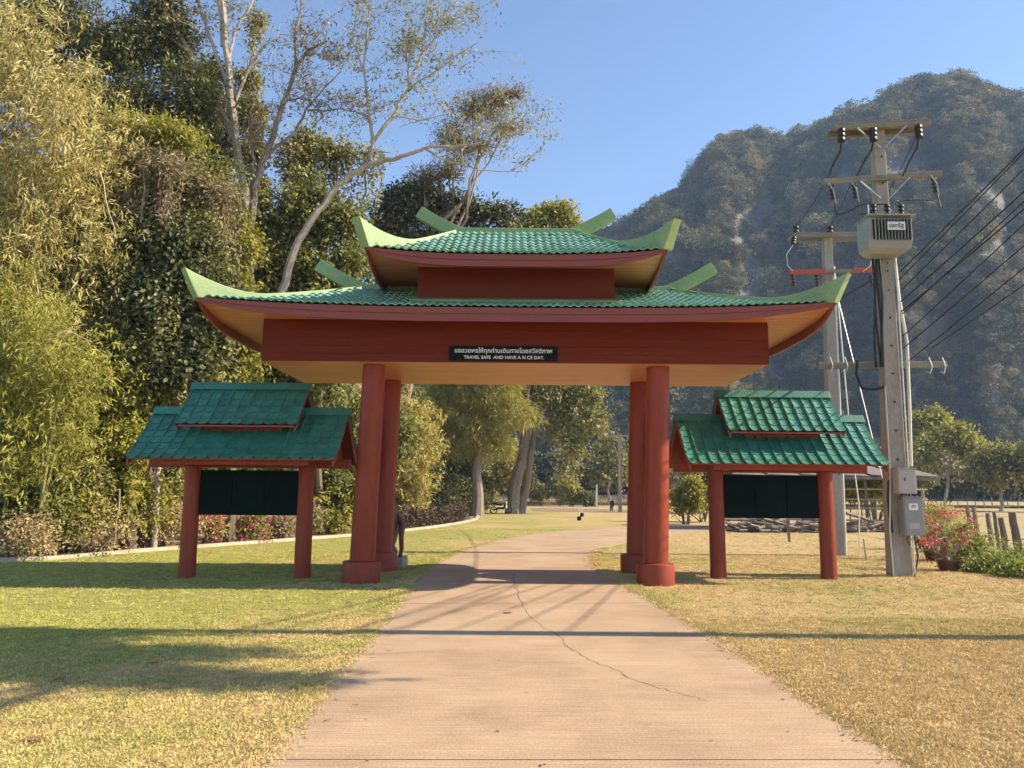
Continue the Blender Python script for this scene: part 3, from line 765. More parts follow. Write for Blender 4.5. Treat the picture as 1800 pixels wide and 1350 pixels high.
def ridge_bar(Rr, zr, hx, hz, plank, gap=None):
    mb = MB(GO)
    segs = [(-Rr - 0.02, Rr + 0.02)] if gap is None else [(-Rr - 0.02, -gap), (gap, Rr + 0.02)]
    for a, b in segs: mb.box(GX + a, GX + b, YC - 0.085, YC + 0.085, zr - 0.06, zr + 0.085)
    rdg = mb.build('ridge', FIN, gate, bevel=0.015)
    for sx in (-1, 1):
        n = 9; up, lo = [], []
        for i in range(n + 1):
            s = i / n
            x = Rr - 0.30 + (hx - Rr + 0.30) * s; z = zr + 0.085 + (hz - zr - 0.085) * (max(0, s - 0.10) / 0.90) ** 1.22
            up.append((x, z))
        for i in range(n + 1):
            s = i / n; j = min(i + 1, n); k = max(i - 1, 0)
            dx, dz = up[j][0] - up[k][0], up[j][1] - up[k][1]; l = math.hypot(dx, dz)
            pl = plank * (0.55 + 0.45 * min(1, s * 2.2)); lo.append((up[i][0] + dz / l * pl, up[i][1] - dx / l * pl))
        poly = [(GX + sx * x, z) for x, z in up] + [(GX + sx * x, z) for x, z in reversed(lo)]
        if sx < 0: poly = poly[::-1]
        mb = MB(GO)
        m_ = len(up)
        P = [(GX + sx * x, z) for x, z in up]; Q = [(GX + sx * x, z) for x, z in lo]
        vs = []
        for (x, z), (x2, z2) in zip(P, Q): vs += [(x, YC - 0.08, z), (x, YC + 0.08, z), (x2, YC - 0.08, z2), (x2, YC + 0.08, z2)]
        fs = []
        for i in range(m_ - 1):
            a, b = 4 * i, 4 * i + 4
            fs += [(a, b, b + 2, a + 2), (a + 1, a + 3, b + 3, b + 1), (a, a + 1, b + 1, b), (a + 2, b + 2, b + 3, a + 3)]
        fs += [(0, 2, 3, 1), (4 * m_ - 4, 4 * m_ - 3, 4 * m_ - 1, 4 * m_ - 2)]
        mb.add(vs, fs); mb.build('ridge_horn', FIN, rdg, bevel=0.01)
for sx in (-1, 1):
    for sy in (-1, 1):
        hip_fin(surfU, 2.78, 2.25, 1.31, sx, sy, 0.38, 0.46)
        hip_fin(surfL, 5.80, 2.30, 3.27, sx, sy, 0.38, 0.62)
ridge_bar(1.31, 7.19, 2.02, 7.74, 0.26)
ridge_bar(3.27, 5.93, 4.14, 6.55, 0.26, gap=CW - 0.02)
# flashing along the foot of the upper wall
mb = MB(GO); p, _ = surfL(0, 0, 0.33)
mb.beam((GX - CW - 0.12, CY0 - 0.10, p.z + 0.03), (GX + CW + 0.12, CY0 - 0.10, p.z + 0.03), 0.20, 0.05, up=(0, -0.38, 0.92)); mb.build('flashing', FIN, gate, bevel=0.008)
for sx in (-1, 1):
    mb = MB(GO); mb.beam((GX + sx * (CW + 0.07), CY0 - 0.1, p.z + 0.02), (GX + sx * (CW + 0.07), YC, 6.0), 0.14, 0.06); mb.build('flashing', FIN, gate)

def text_mesh(body, size, name):
    cu = bpy.data.curves.new(name, 'FONT'); cu.body = body; cu.size = size; cu.align_x = 'CENTER'; cu.align_y = 'CENTER'
    cu.extrude = 0.002; cu.offset = 0.0012 * size / 0.1
    ob = bpy.data.objects.new(name, cu); COL.objects.link(ob); bpy.context.view_layer.update()
    me = bpy.data.meshes.new_from_object(ob.evaluated_get(bpy.context.evaluated_depsgraph_get()))
    bpy.data.objects.remove(ob); me.materials.clear(); me.name = name
    return me
def lettering(body, centre, width, mat, parent, off, size=0.1, rot=(R(90), 0, 0)):
    me = text_mesh(body, size, 'lettering'); xs = [v.co.x for v in me.vertices]
    k = width / max(1e-4, max(xs) - min(xs)); cx = (max(xs) + min(xs)) / 2
    ys = [v.co.y for v in me.vertices]; cy = (max(ys) + min(ys)) / 2
    for v in me.vertices: v.co = ((v.co.x - cx) * k, (v.co.y - cy) * min(k, 1.25), v.co.z)
    o = link('lettering', me, mat, parent); o.location = Vector(centre) - Vector(off); o.rotation_euler = rot
    return o
# nameplate screwed to the beam
a, b = at(790, 608, BY0), at(980, 634, BY0)
sg = thing('nameplate', ((a.x + b.x) / 2, BY0 - 0.018, b.z), 'black nameplate with white wish for travellers on the gateway beam', 'sign')
SO = Vector(sg.location)
mb = MB(SO); mb.box(a.x, b.x, BY0 - 0.034, BY0 - 0.013, b.z - 0.02, a.z); plate_ = mb.build('plate', BLACK, sg, bevel=0.004)
cx = (a.x + b.x) / 2; hh = a.z - b.z + 0.02
lettering('ขออวยพรให้ทุกท่านเดินทางโดยสวัสดิภาพ', (cx, BY0 - 0.037, b.z - 0.02 + hh * 0.66), (b.x - a.x) * 0.90, LETTER, plate_, SO, 0.125)
lettering('TRAVEL SAFE  AND HAVE A N CE DAY.', (cx + 0.01, BY0 - 0.037, b.z - 0.02 + hh * 0.24), (b.x - a.x) * 0.74, LETTER, plate_, SO, 0.098)

# ------------------------------------------------------------------ notice-board kiosks
def ktile(width, length):
    """pressed tile: raised rib on one side, shallow pan, scalloped thick lip"""
    xs = [0, 0.10, 0.20, 0.34, 0.55, 0.78, 1.0]; hs = [0.034, 0.038, 0.010, 0.002, 0.0, 0.003, 0.014]
    sc_ = [0.0, -0.006, -0.022, -0.034, -0.040, -0.026, -0.002]
    n = len(xs) - 1; V = []
    V += [((x - 0.5) * width, -0.02 * length + s, h + 0.017) for x, h, s in zip(xs, hs, sc_)]
    V += [((x - 0.5) * width, length * 0.5, h + 0.010) for x, h in zip(xs, hs)]
    V += [((x - 0.5) * width, length * 1.04, h) for x, h in zip(xs, hs)]
    V += [((x - 0.5) * width, -0.02 * length + s + 0.003, h + 0.017 - 0.018) for x, h, s in zip(xs, hs, sc_)]
    m_ = n + 1
    F = [(r_ * m_ + k, r_ * m_ + k + 1, (r_ + 1) * m_ + k + 1, (r_ + 1) * m_ + k) for r_ in range(2) for k in range(n)] + [(3 * m_ + k, 3 * m_ + k + 1, k + 1, k) for k in range(n)]
    return V, F
def kiosk(cx, cy, label, ucx, mirror):
    t = thing('notice_kiosk', (cx, cy, 0), label, 'notice board', 'tiled notice boards beside the gateway')
    O = Vector(t.location)
    for sx in (-1, 1):
        mb = MB(O); mb.lathe((cx + sx * 1.12, cy, 0), [(0.165, -0.03), (0.16, 0.3), (0.155, 2.34)], 22); mb.build('post', RED, t, smooth=True)
        mb = MB(O); mb.box(cx + sx * 1.12 - 0.05, cx + sx * 1.12 + 0.05, cy - 0.95, cy + 0.95, 2.14, 2.26); mb.build('bracket', RED, t, bevel=0.006)
    mb = MB(O); mb.box(cx - 1.98, cx + 1.98, cy - 0.075, cy + 0.075, 2.12, 2.30); mb.build('beam', RED, t, bevel=0.008)
    for sy in (-1, 1):
        mb = MB(O); mb.box(cx - 1.40, cx + 1.40, cy + sy * 0.92 - 0.04, cy + sy * 0.92 + 0.04, 2.15, 2.27); mb.build('purlin', RED, t, bevel=0.006)
    def slope(half, yr, ze, zr, run, rows_, cols_, c0, curve, front=True):
        sgn = -1 if front else 1
        def pt(x, s): return Vector((x, yr + sgn * run * (1 - s), ze + (zr - ze) * s ** curve))
        L_ = math.hypot(run, zr - ze) / rows_; wd = 2 * half / cols_
        tv, tf = ktile(wd, L_)
        sh = bpy.data.meshes.new('roof_tile'); sh.from_pydata(tv, [], tf); sh.update(); sh.shade_smooth(); sh.set_sharp_from_angle(angle=R(30)); sh.materials.append(KTILE)
        bulk = MB(O)
        for r_ in range(rows_):
            for c in range(cols_):
                x = c0 - half + (c + 0.5) * wd
                p, q = pt(x, r_ / rows_), pt(x, (r_ + 1) / rows_)
                ay = (q - p).normalized(); ax = Vector((1, 0, 0)) if front else Vector((-1, 0, 0)); az = ax.cross(ay)
                k = (q - p).length / L_
                M = Matrix(((ax.x, ay.x * k, az.x, p.x), (ax.y, ay.y * k, az.y, p.y), (ax.z, ay.z * k, az.z, p.z), (0, 0, 0, 1)))
                if front:
                    o = bpy.data.objects.new('roof_tile', sh); COL.objects.link(o); o.parent = t
                    o.matrix_local = Matrix.Translation(-O) @ M
                else: bulk.add([M @ Vector(v) for v in tv], tf)
        if not front:
            o = bulk.build('roof_tiles', KTILE, t, smooth=True); o['kind'] = 'stuff'
        # boarding under the tiles
        n = 8; vs = []
        for i in range(n + 1):
            for x in (c0 - half + 0.02, c0 + half - 0.02):
                p = pt(x, i / n); vs += [(p.x, p.y, p.z - 0.006), (p.x, p.y, p.z - 0.035)]
        fs = []
        for i in range(n):
            a, b = 4 * i, 4 * i + 4
            fs += [(a, a + 2, b + 2, b), (a + 1, b + 1, b + 3, a + 3), (a, b, b + 1, a + 1), (a + 2, a + 3, b + 3, b + 2)]
        fs += [(0, 1, 3, 2), (4 * n, 4 * n + 2, 4 * n + 3, 4 * n + 1)]
        mb = MB(O); mb.add(vs, fs); mb.build('roof_boarding', RED, t)
        return pt
    for (half, ze, zr, run, rows_, cols_, c0, cv) in ((1.93, 2.27, 3.27, 1.12, 8, 18, cx, 1.18), (1.16, 2.94, 3.77, 0.80, 6, 11, ucx, 1.10)):
        for fr in (True, False): pt = slope(half, cy, ze, zr, run, rows_, cols_, c0, cv, fr)
        # ridge cap
        mb = MB(O); vs = []
        for x in (c0 - half - 0.02, c0 + half + 0.02):
            vs += [(x, cy - 0.16, zr - 0.10), (x, cy - 0.05, zr + 0.055), (x, cy + 0.05, zr + 0.055), (x, cy + 0.16, zr - 0.10)]
        mb.add(vs, [(0, 4, 5, 1), (1, 5, 6, 2), (2, 6, 7, 3), (0, 1, 2, 3), (4, 7, 6, 5)]); mb.build('ridge_cap', KTILE, t, bevel=0.006)
        # barge boards and gable panel at each end
        for sx in (-1, 1):
            xe = c0 + sx * (half - 0.04)
            for sgn in (-1, 1):
                vs = []
                for i in range(9):
                    s = i / 8; y = cy + sgn * run * (1 - s); z = ze + (zr - ze) * s ** cv
                    for dx in (-0.015, 0.015): vs += [(xe + dx, y, z - 0.03), (xe + dx, y, z - 0.15)]
                fs = []
                for i in range(8):
                    a, b = 4 * i, 4 * i + 4
                    fs += [(a, a + 1, b + 1, b), (a + 2, b + 2, b + 3, a + 3), (a, b, b + 2, a + 2), (a + 1, a + 3, b + 3, b + 1)]
                fs += [(0, 2, 3, 1)]
                mb = MB(O); mb.add(vs, fs); mb.build('barge_board', FASC, t)
            xi = c0 + sx * (half - 0.30)
            zz = ze + (0.02 if half > 1.5 else 0.0)
            vs = [(xi, cy - run * 0.80, zz), (xi, cy + run * 0.80, zz), (xi, cy, zr - 0.10)]
            vs += [(x + 0.02, y, z) for x, y, z in vs]
            mb = MB(O); mb.add(vs, [(0, 1, 2), (3, 5, 4), (0, 3, 4, 1), (1, 4, 5, 2), (2, 5, 3, 0)]); mb.build('gable_panel', RED, t)
    # eave board of the small roof and its short wall
    mb = MB(O); mb.box(ucx - 1.16, ucx + 1.16, cy - 0.80, cy - 0.765, 2.87, 2.945); mb.build('eave_board', FASC, t, bevel=0.004)
    mb = MB(O); mb.box(ucx - 1.16, ucx + 1.16, cy + 0.765, cy + 0.80, 2.87, 2.945); mb.build('eave_board', FASC, t, bevel=0.004)
    mb = MB(O); mb.box(ucx - 0.76, ucx + 0.76, cy - 0.46, cy + 0.46, 2.55, 2.93); mb.build('clerestory', RED, t, bevel=0.006)
    # board in three panels, hung between the posts
    x0, x1 = cx - 0.965, cx + 0.965; w3 = (x1 - x0) / 3
    for k in range(3):
        mb = MB(O); mb.box(x0 + k * w3 + 0.008, x0 + (k + 1) * w3 - 0.008, cy - 0.03, cy + 0.03, 1.22, 2.06); mb.build('board_panel', BOARD, t, bevel=0.006)
    mb = MB(O); mb.box(x0, x1, cy + 0.005, cy + 0.022, 1.20, 2.075); mb.build('board_frame', BLACK, t)
    return t
kiosk(-5.17, 15.30, 'green tiled notice board in the gateway shadow on the lawn side with shrubs', -5.22, False)
kiosk(5.32, 15.90, 'green tiled notice board in full sun beside the utility pole', 5.42, True)

# ------------------------------------------------------------------ wooded bank on the left
L_SHRUB = leafmat('bank_shrub_leaves', [(0, (0.03, 0.042, 0.015)), (0.5, (0.09, 0.1, 0.03)), (0.8, (0.24, 0.22, 0.065)), (1, (0.36, 0.28, 0.14))], 0.3, 0.6, rnd=True)
BT = [(-900, 300), (-200, 300), (0, 330), (200, 370), (400, 440), (540, 520), (640, 580), (740, 720), (800, 800), (850, 868)]
bc, br = 70, 14
bpx = np.linspace(-900, 850, bc); bty = np.interp(bpx, [p[0] for p in BT], [p[1] for p in BT])
bv = np.zeros((br, bc, 3))
for j in range(bc):
    d = ray(bpx[j], bty[j]); tanE = d[2] / d[1]; ax = d[0] / d[1]
    b0 = 31 + max(0, bpx[j] - 300) * 0.05; b1 = b0 + 14
    for i in range(br):
        s = i / (br - 2) if i < br - 1 else 1.4
        y = b0 + (b1 - b0) * s; z = (EYE + tanE * b1) * math.sin(min(s, 1) * math.pi / 2) ** 1.1 if s <= 1 else 0.0
        y += 1.5 * mnoise.noise(Vector((bpx[j] / 90, z / 4, 1))) * min(1, s * 3)
        bv[i, j] = (ax * y, y, z - (0.03 if i == 0 else 0))
idx = np.arange(br * bc).reshape(br, bc)
me = npmesh('wooded_bank', bv.reshape(-1, 3), np.stack([idx[:-1, :-1], idx[:-1, 1:], idx[1:, 1:], idx[1:, :-1]], -1).reshape(-1, 4)); me.shade_smooth()
bank = link('wooded_bank', me, EARTH); tag(bank, kind='structure')
g = np.random.default_rng(5)
shr = []
for k in range(4):
    lob = [((g.normal(0, 0.4), g.normal(0, 0.4), 0.55 + g.uniform(-0.2, 0.3)), tuple(g.uniform(0.4, 0.65, 3))) for _ in range(4)]
    P, O, q = lobe_points(lob, 90, g, 0.2); V, F, T = clump_leaves(P, O, g, 7, 0.13, 0.15, 0.085, 0.3, 0.5)
    me = npmesh('bank_shrub', V, F, {'tint': T}); me.materials.append(L_SHRUB); shr.append(me)
n = 900
fi = g.uniform(0, br - 2.02, n); fj = g.uniform(0, bc - 1.02, n); i0, j0 = fi.astype(int), fj.astype(int); a_, b2 = (fi - i0)[:, None], (fj - j0)[:, None]
BP = bv[i0, j0] * (1 - a_) * (1 - b2) + bv[i0 + 1, j0] * a_ * (1 - b2) + bv[i0, j0 + 1] * (1 - a_) * b2 + bv[i0 + 1, j0 + 1] * a_ * b2
scatter('bank_undergrowth', BP, np.stack([g.normal(0, 0.2, n), g.normal(0, 0.2, n), g.uniform(0, 6.28, n)], 1), g.uniform(0.9, 1.9, n), g.integers(0, 4, n), shr,
        'dark leafy undergrowth covering the wooded bank behind the trees', 'undergrowth')

def gbase(px_, Y): p = at(px_, 900, Y); return (p.x, Y, 0.0)
G1 = np.random.default_rng(11)
# dark evergreen at the top left and its neighbours
leafy_tree('evergreen_tree', 'tall dark evergreen tree rising to the top left above the bamboo', 'tree', gbase(190, 26.97),
           [plobe(120, 60, 26.97, 130, 95), plobe(255, 95, 26.97, 95, 110), plobe(330, 190, 26.10, 62, 110), plobe(190, 200, 26.10, 120, 90), plobe(285, 30, 26.97, 70, 45), plobe(330, 320, 26.10, 60, 70), plobe(20, 110, 26.97, 90, 90), plobe(250, 250, 26.10, 90, 60)],
           L_EVER, G1, 3500, 14, 0.19, 0.075, 0.30, 0.35, bark=GREYBARK, trunk_r=0.3, vines=150, vine_len=(0.8, 2.2), vmat=L_OLIVE, twigs=60)
leafy_tree('evergreen_tree', 'narrow dark-leaved tree with sky gaps behind the pale trunks', 'tree', gbase(375, 31.32),
           [plobe(372, 150, 31.32, 30, 55), plobe(365, 230, 31.32, 32, 50), plobe(395, 275, 31.32, 30, 34), plobe(395, 190, 31.32, 24, 60)],
           L_DARK, G1, 330, 13, 0.27, 0.13, 0.30, 0.3, bark=GREYBARK, trunk_r=0.16)
leafy_tree('vine_tree', 'vine-draped tree with dry brown twigs below the dark evergreen', 'tree', gbase(270, 23.93),
           [plobe(210, 260, 23.93, 75, 45), plobe(310, 275, 23.93, 70, 45), plobe(350, 350, 23.49, 60, 60), plobe(250, 330, 23.49, 80, 50), plobe(385, 320, 24.36, 35, 55), plobe(165, 320, 23.93, 60, 60)],
           L_MID, G1, 1500, 11, 0.17, 0.07, 0.26, 0.4, trunk_r=0.2, vines=520, vine_len=(0.8, 3.0), vmat=L_TWIG, twigs=160)
leafy_tree('broadleaf_tree', 'broad dark tree with glossy leaves left of the lower roof tip', 'tree', gbase(260, 22.62),
           [plobe(250, 440, 22.62, 95, 70), plobe(160, 480, 22.18, 75, 85), plobe(330, 460, 22.62, 75, 75), plobe(280, 560, 22.18, 90, 80), plobe(370, 560, 22.62, 60, 85), plobe(120, 580, 22.18, 55, 70), plobe(330, 650, 22.62, 85, 70), plobe(210, 640, 22.18, 60, 70)],
           L_DARK, G1, 3800, 13, 0.17, 0.10, 0.26, 0.45, trunk_r=0.26, vines=430, vine_len=(1, 3.2), vmat=L_OLIVE, twigs=90)
leafy_tree('climber_tree', 'yellow-green climber column left of the shaded notice board', 'tree', gbase(235, 21.71),
           [plobe(215, 610, 21.71, 26, 40), plobe(235, 690, 21.71, 30, 55), plobe(225, 780, 21.53, 34, 45), plobe(180, 720, 21.71, 24, 50)],
           L_BRIGHT, G1, 900, 11, 0.15, 0.085, 0.22, 0.5, trunk_r=0.13, vines=130, vine_len=(0.8, 2.4))
leafy_tree('climber_tree', 'bright climber-covered tree just behind the lower left roof tip', 'tree', gbase(405, 24.84),
           [plobe(415, 430, 24.84, 34, 60), plobe(400, 520, 24.84, 42, 60), plobe(420, 600, 24.84, 45, 60), plobe(385, 390, 25.30, 40, 45)],
           L_BRIGHT, G1, 1500, 11, 0.17, 0.09, 0.24, 0.5, trunk_r=0.16, vines=240, vine_len=(1, 3.2))
leafy_tree('vine_tree', 'broad vine-curtained tree at the foot of the pale bare trees', 'tree', gbase(510, 28.06),
           [plobe(480, 390, 28.06, 55, 70), plobe(545, 380, 28.06, 60, 65), plobe(600, 400, 28.06, 42, 55), plobe(500, 480, 27.60, 70, 70), plobe(590, 480, 27.60, 60, 60), plobe(450, 470, 27.60, 50, 80), plobe(470, 560, 27.60, 70, 70), plobe(570, 570, 27.60, 70, 70), plobe(510, 640, 27.60, 90, 60), plobe(530, 330, 28.52, 30, 40)],
           L_MID, G1, 3000, 11, 0.19, 0.10, 0.26, 0.5, trunk_r=0.26, vines=700, vine_len=(1.0, 4.2), twigs=60)
leafy_tree('vine_tree', 'slim ivy-wrapped trunk among the pale bare trees', 'tree', gbase(445, 29.90),
           [plobe(437, 140, 29.90, 16, 45), plobe(440, 210, 29.90, 20, 50), plobe(440, 280, 29.90, 24, 50), plobe(452, 340, 29.44, 28, 45), plobe(450, 60, 29.90, 12, 50)],
           L_OLIVE, G1, 620, 11, 0.16, 0.085, 0.2, 0.5, trunk_r=0.17, vines=90, vine_len=(0.5, 1.8))
leafy_tree('vine_tree', 'hanging ivy tree between the pale trunks and the leaning limb', 'tree', gbase(560, 30.36),
           [plobe(520, 290, 30.36, 26, 50), plobe(545, 250, 30.36, 40, 34), plobe(590, 275, 30.36, 36, 26), plobe(535, 350, 29.44, 34, 40), plobe(640, 270, 30.36, 50, 16)],
           L_OLIVE, G1, 520, 10, 0.18, 0.09, 0.26, 0.5, trunk_r=0.15, vines=190, vine_len=(0.8, 3.0), twigs=30)
leafy_tree('vine_tree', 'dark viny thicket tree directly behind the upper roof', 'tree', gbase(690, 40),
           [plobe(690, 380, 40, 55, 50), plobe(740, 350, 40, 50, 36), plobe(800, 370, 40, 60, 34), plobe(870, 385, 40, 50, 32), plobe(660, 440, 40, 45, 60), plobe(740, 440, 40, 80, 50), plobe(850, 440, 41, 90, 40)],
           L_DARK, G1, 1700, 11, 0.26, 0.12, 0.36, 0.4, bark=GREYBARK, trunk_r=0.22, vines=330, vine_len=(1, 4), vmat=L_TWIG, twigs=160)
leafy_tree('broadleaf_tree', 'light green rounded tree top beside the upper right roof horn', 'tree', gbase(905, 62),
           [plobe(960, 385, 52, 34, 28), plobe(990, 372, 52, 22, 20), plobe(930, 400, 52, 30, 24), plobe(1000, 400, 52, 22, 20), plobe(960, 430, 52, 40, 30)],
           L_BRIGHT, G1, 420, 12, 0.30, 0.17, 0.36, 0.3, trunk_r=0.2)
leafy_tree('thicket_tree', 'green thicket tree showing between the shaded notice board and the gateway', 'tree', gbase(585, 32.20),
           [plobe(580, 720, 32.20, 60, 60), plobe(600, 800, 32.20, 60, 60), plobe(560, 860, 31.28, 60, 50), plobe(480, 720, 31.28, 70, 70), plobe(440, 830, 31.28, 80, 70), plobe(620, 880, 31.28, 50, 40), plobe(690, 760, 33.12, 40, 70)],
           L_MID, G1, 1500, 11, 0.22, 0.11, 0.3, 0.4, trunk_r=0.2, vines=160, vine_len=(0.8, 2))

leafy_tree('broadleaf_tree', 'bright green spreading tree top below the dark evergreen', 'tree', gbase(255, 22.3),
           [plobe(225, 225, 22.3, 40, 22), plobe(285, 235, 22.3, 38, 20), plobe(325, 250, 22.5, 26, 18)], L_BRIGHT, G1, 420, 11, 0.16, 0.05, 0.26, 0.4, trunk_r=0.1)
leafy_tree('dry_creeper', 'tangle of dry brown creeper hanging over the vine-draped tree', 'creeper', gbase(275, 22.0),
           [plobe(250, 285, 22.0, 46, 22), plobe(300, 300, 22.0, 36, 28), plobe(215, 300, 22.2, 30, 20), plobe(385, 345, 23.0, 30, 28)], L_TWIG, G1, 420, 9, 0.20, 0.035, 0.30, 0.5, trunk_r=0.07, vines=260, vine_len=(0.6, 2.4), twigs=220, bark=PALEBARK)
leafy_tree('climber_tree', 'small yellow-green creeper mound at the upper left of the lower roof tip', 'tree', gbase(340, 22.8),
           [plobe(345, 400, 22.8, 36, 30), plobe(300, 430, 22.6, 30, 40), plobe(355, 470, 22.8, 26, 50)], L_OLIVE, G1, 520, 10, 0.14, 0.07, 0.24, 0.5, trunk_r=0.08, vines=220, vine_len=(0.8, 2.6))
leafy_tree('climber_tree', 'pale creeper curtain hanging in the middle of the dark glossy tree', 'tree', gbase(200, 21.6),
           [plobe(200, 480, 21.6, 22, 40), plobe(170, 540, 21.6, 22, 50), plobe(290, 620, 22.2, 24, 50)], L_OLIVE, G1, 380, 10, 0.14, 0.065, 0.24, 0.5, trunk_r=0.07, vines=240, vine_len=(0.8, 2.6))
# tall pale trees: limbs traced one by one, thin twigs and sparse leaves at the ends
def traced_tree(name, label, Y, limbs, bark, lmat, g, leaf_n, twig_n, base, L=0.15, W=0.05, twig_len=1.6, feather=0, fmat=None):
    t = thing(name, base, label, 'tree'); off = Vector(base)
    mb = MB(off); ends = []
    for pts, r0, r1 in limbs:
        P = [at(p[0], p[1], Y + (p[2] if len(p) > 2 else 0)) if not isinstance(p, Vector) else p for p in pts]
        Q = []
        for i in range(len(P) - 1):
            for k in range(4): Q.append(P[i].lerp(P[i + 1], k / 4) + Vector(g.normal(0, 0.025, 3)))
        Q.append(P[-1]); n = len(Q)
        mb.tube(Q, [r0 + (r1 - r0) * (i / (n - 1)) ** 0.8 for i in range(n)], 7)
        if r1 < 0.05: ends += Q[n // 3:]
    mb.build('trunk', bark, t, smooth=True)
    mb = MB(off); tips = []
    for _ in range(twig_n):
        s = ends[g.integers(len(ends))]; d = Vector(g.normal(0, 1, 3)); d.z = abs(d.z) * 0.7 + 0.1; d.normalize()
        ln = g.uniform(0.5, 1) * twig_len; P = wobble(s, s + d * ln, 4, 0.10 * ln, g)
        mb.tube(P, [0.016, 0.013, 0.010, 0.007, 0.004], 3, cap=False); tips += P[1:]
        for q in range(3):
            s2 = P[1 + q]; d2 = (d + Vector(g.normal(0, 0.7, 3))).normalized(); P2 = wobble(s2, s2 + d2 * ln * 0.5, 3, 0.06, g)
            mb.tube(P2, [0.008, 0.006, 0.005, 0.003], 3, cap=False); tips += P2[1:]
    mb.build('twigs', bark, t)
    T = np.array([tuple(tips[i]) for i in g.integers(0, len(tips), leaf_n)]) + g.normal(0, 0.10, (leaf_n, 3))
    leafobj('crown', [clump_leaves(T, unit(g.normal(size=T.shape)), g, 6, 0.13, L, W, 0.4)], lmat, t)
    return t
G2 = np.random.default_rng(17)
traced_tree('bare_tree', 'tallest pale-barked bare tree fanning straight up to the frame top', 26.5,
            [([(438, 560), (440, 470), (433, 360), (415, 250), (404, 150), (396, 60), (388, -60)], 0.19, 0.10),
             ([(410, 240), (378, 175), (335, 95), (300, 40), (262, -40)], 0.11, 0.06),
             ([(402, 155), (375, 80), (352, 20), (340, -40)], 0.08, 0.045),
             ([(400, 110), (412, 60), (440, 10), (450, -40)], 0.06, 0.03),
             ([(392, 80), (386, 20), (380, -50)], 0.06, 0.04),
             ([(335, 95), (300, 65), (265, 62), (225, 92), (195, 118)], 0.05, 0.015),
             ([(404, 200), (370, 198), (345, 205), (330, 218)], 0.045, 0.015),
             ([(406, 190), (440, 120), (455, 95), (490, 60)], 0.06, 0.02)],
            PALEBARK, L_TWIG, G2, 520, 70, gbase(440, 26.5))
traced_tree('bare_tree', 'dark forked bare tree curving right beside the tallest pale trunk', 26.0,
            [([(436, 600), (437, 480), (440, 400), (447, 330), (470, 265), (492, 200), (505, 165), (520, 120), (540, 88), (575, 72)], 0.20, 0.035),
             ([(520, 118), (518, 60), (528, 10), (532, -40)], 0.06, 0.02),
             ([(500, 175), (540, 172), (560, 190), (568, 212)], 0.04, 0.01),
             ([(448, 320), (444, 270), (440, 220), (432, 200)], 0.08, 0.03),
             ([(530, 100), (555, 95), (580, 110)], 0.035, 0.012),
             ([(470, 270), (520, 230), (545, 180), (600, 125)], 0.07, 0.02),
             ([(540, 195), (600, 190), (650, 205)], 0.035, 0.012)],
            GREYBARK, L_TWIG, G2, 620, 90, gbase(440, 26.0))
traced_tree('bare_tree', 'pale leaning tree stretching a long crooked limb out over the roof', 25.5,
            [([(470, 640), (490, 520), (525, 420), (560, 370), (590, 330), (620, 305), (650, 288), (690, 280), (720, 272), (745, 260)], 0.16, 0.06),
             ([(745, 260), (790, 258), (840, 252), (890, 240), (930, 232)], 0.06, 0.02),
             ([(745, 262), (790, 285), (840, 300), (920, 302)], 0.045, 0.012),
             ([(650, 288), (654, 250), (648, 190), (640, 130), (645, 60), (650, 0)], 0.08, 0.02),
             ([(654, 250), (690, 205), (718, 155), (740, 98), (775, 55), (815, 10)], 0.08, 0.02),
             ([(742, 95), (748, 40), (760, -10)], 0.035, 0.012),
             ([(718, 155), (760, 130), (800, 100), (840, 75)], 0.04, 0.012),
             ([(718, 155), (715, 100), (718, 40)], 0.03, 0.012),
             ([(690, 205), (740, 212), (790, 200)], 0.025, 0.01),
             ([(640, 130), (620, 60), (632, -10)], 0.03, 0.01)],
            PALEBARK, L_OLIVE, G2, 900, 110, gbase(470, 25.5), twig_len=1.9)
# brown feathery crown at the end of the limb
leafy_tree('feathery_tree', 'brown feathery tree crown leaning right against the open sky', 'tree', gbase(668, 39),
           [plobe(800, 250, 39, 34, 40), plobe(830, 200, 39, 36, 44), plobe(870, 185, 39, 40, 34), plobe(905, 168, 39, 30, 18), plobe(790, 310, 39, 38, 34), plobe(845, 260, 39, 40, 26), plobe(745, 320, 39, 30, 30), plobe(890, 225, 39, 36, 14)],
           L_TWIG, G2, 760, 11, 0.24, 0.045, 0.34, 0.25, bark=GREYBARK, trunk_r=0.2, twigs=260)

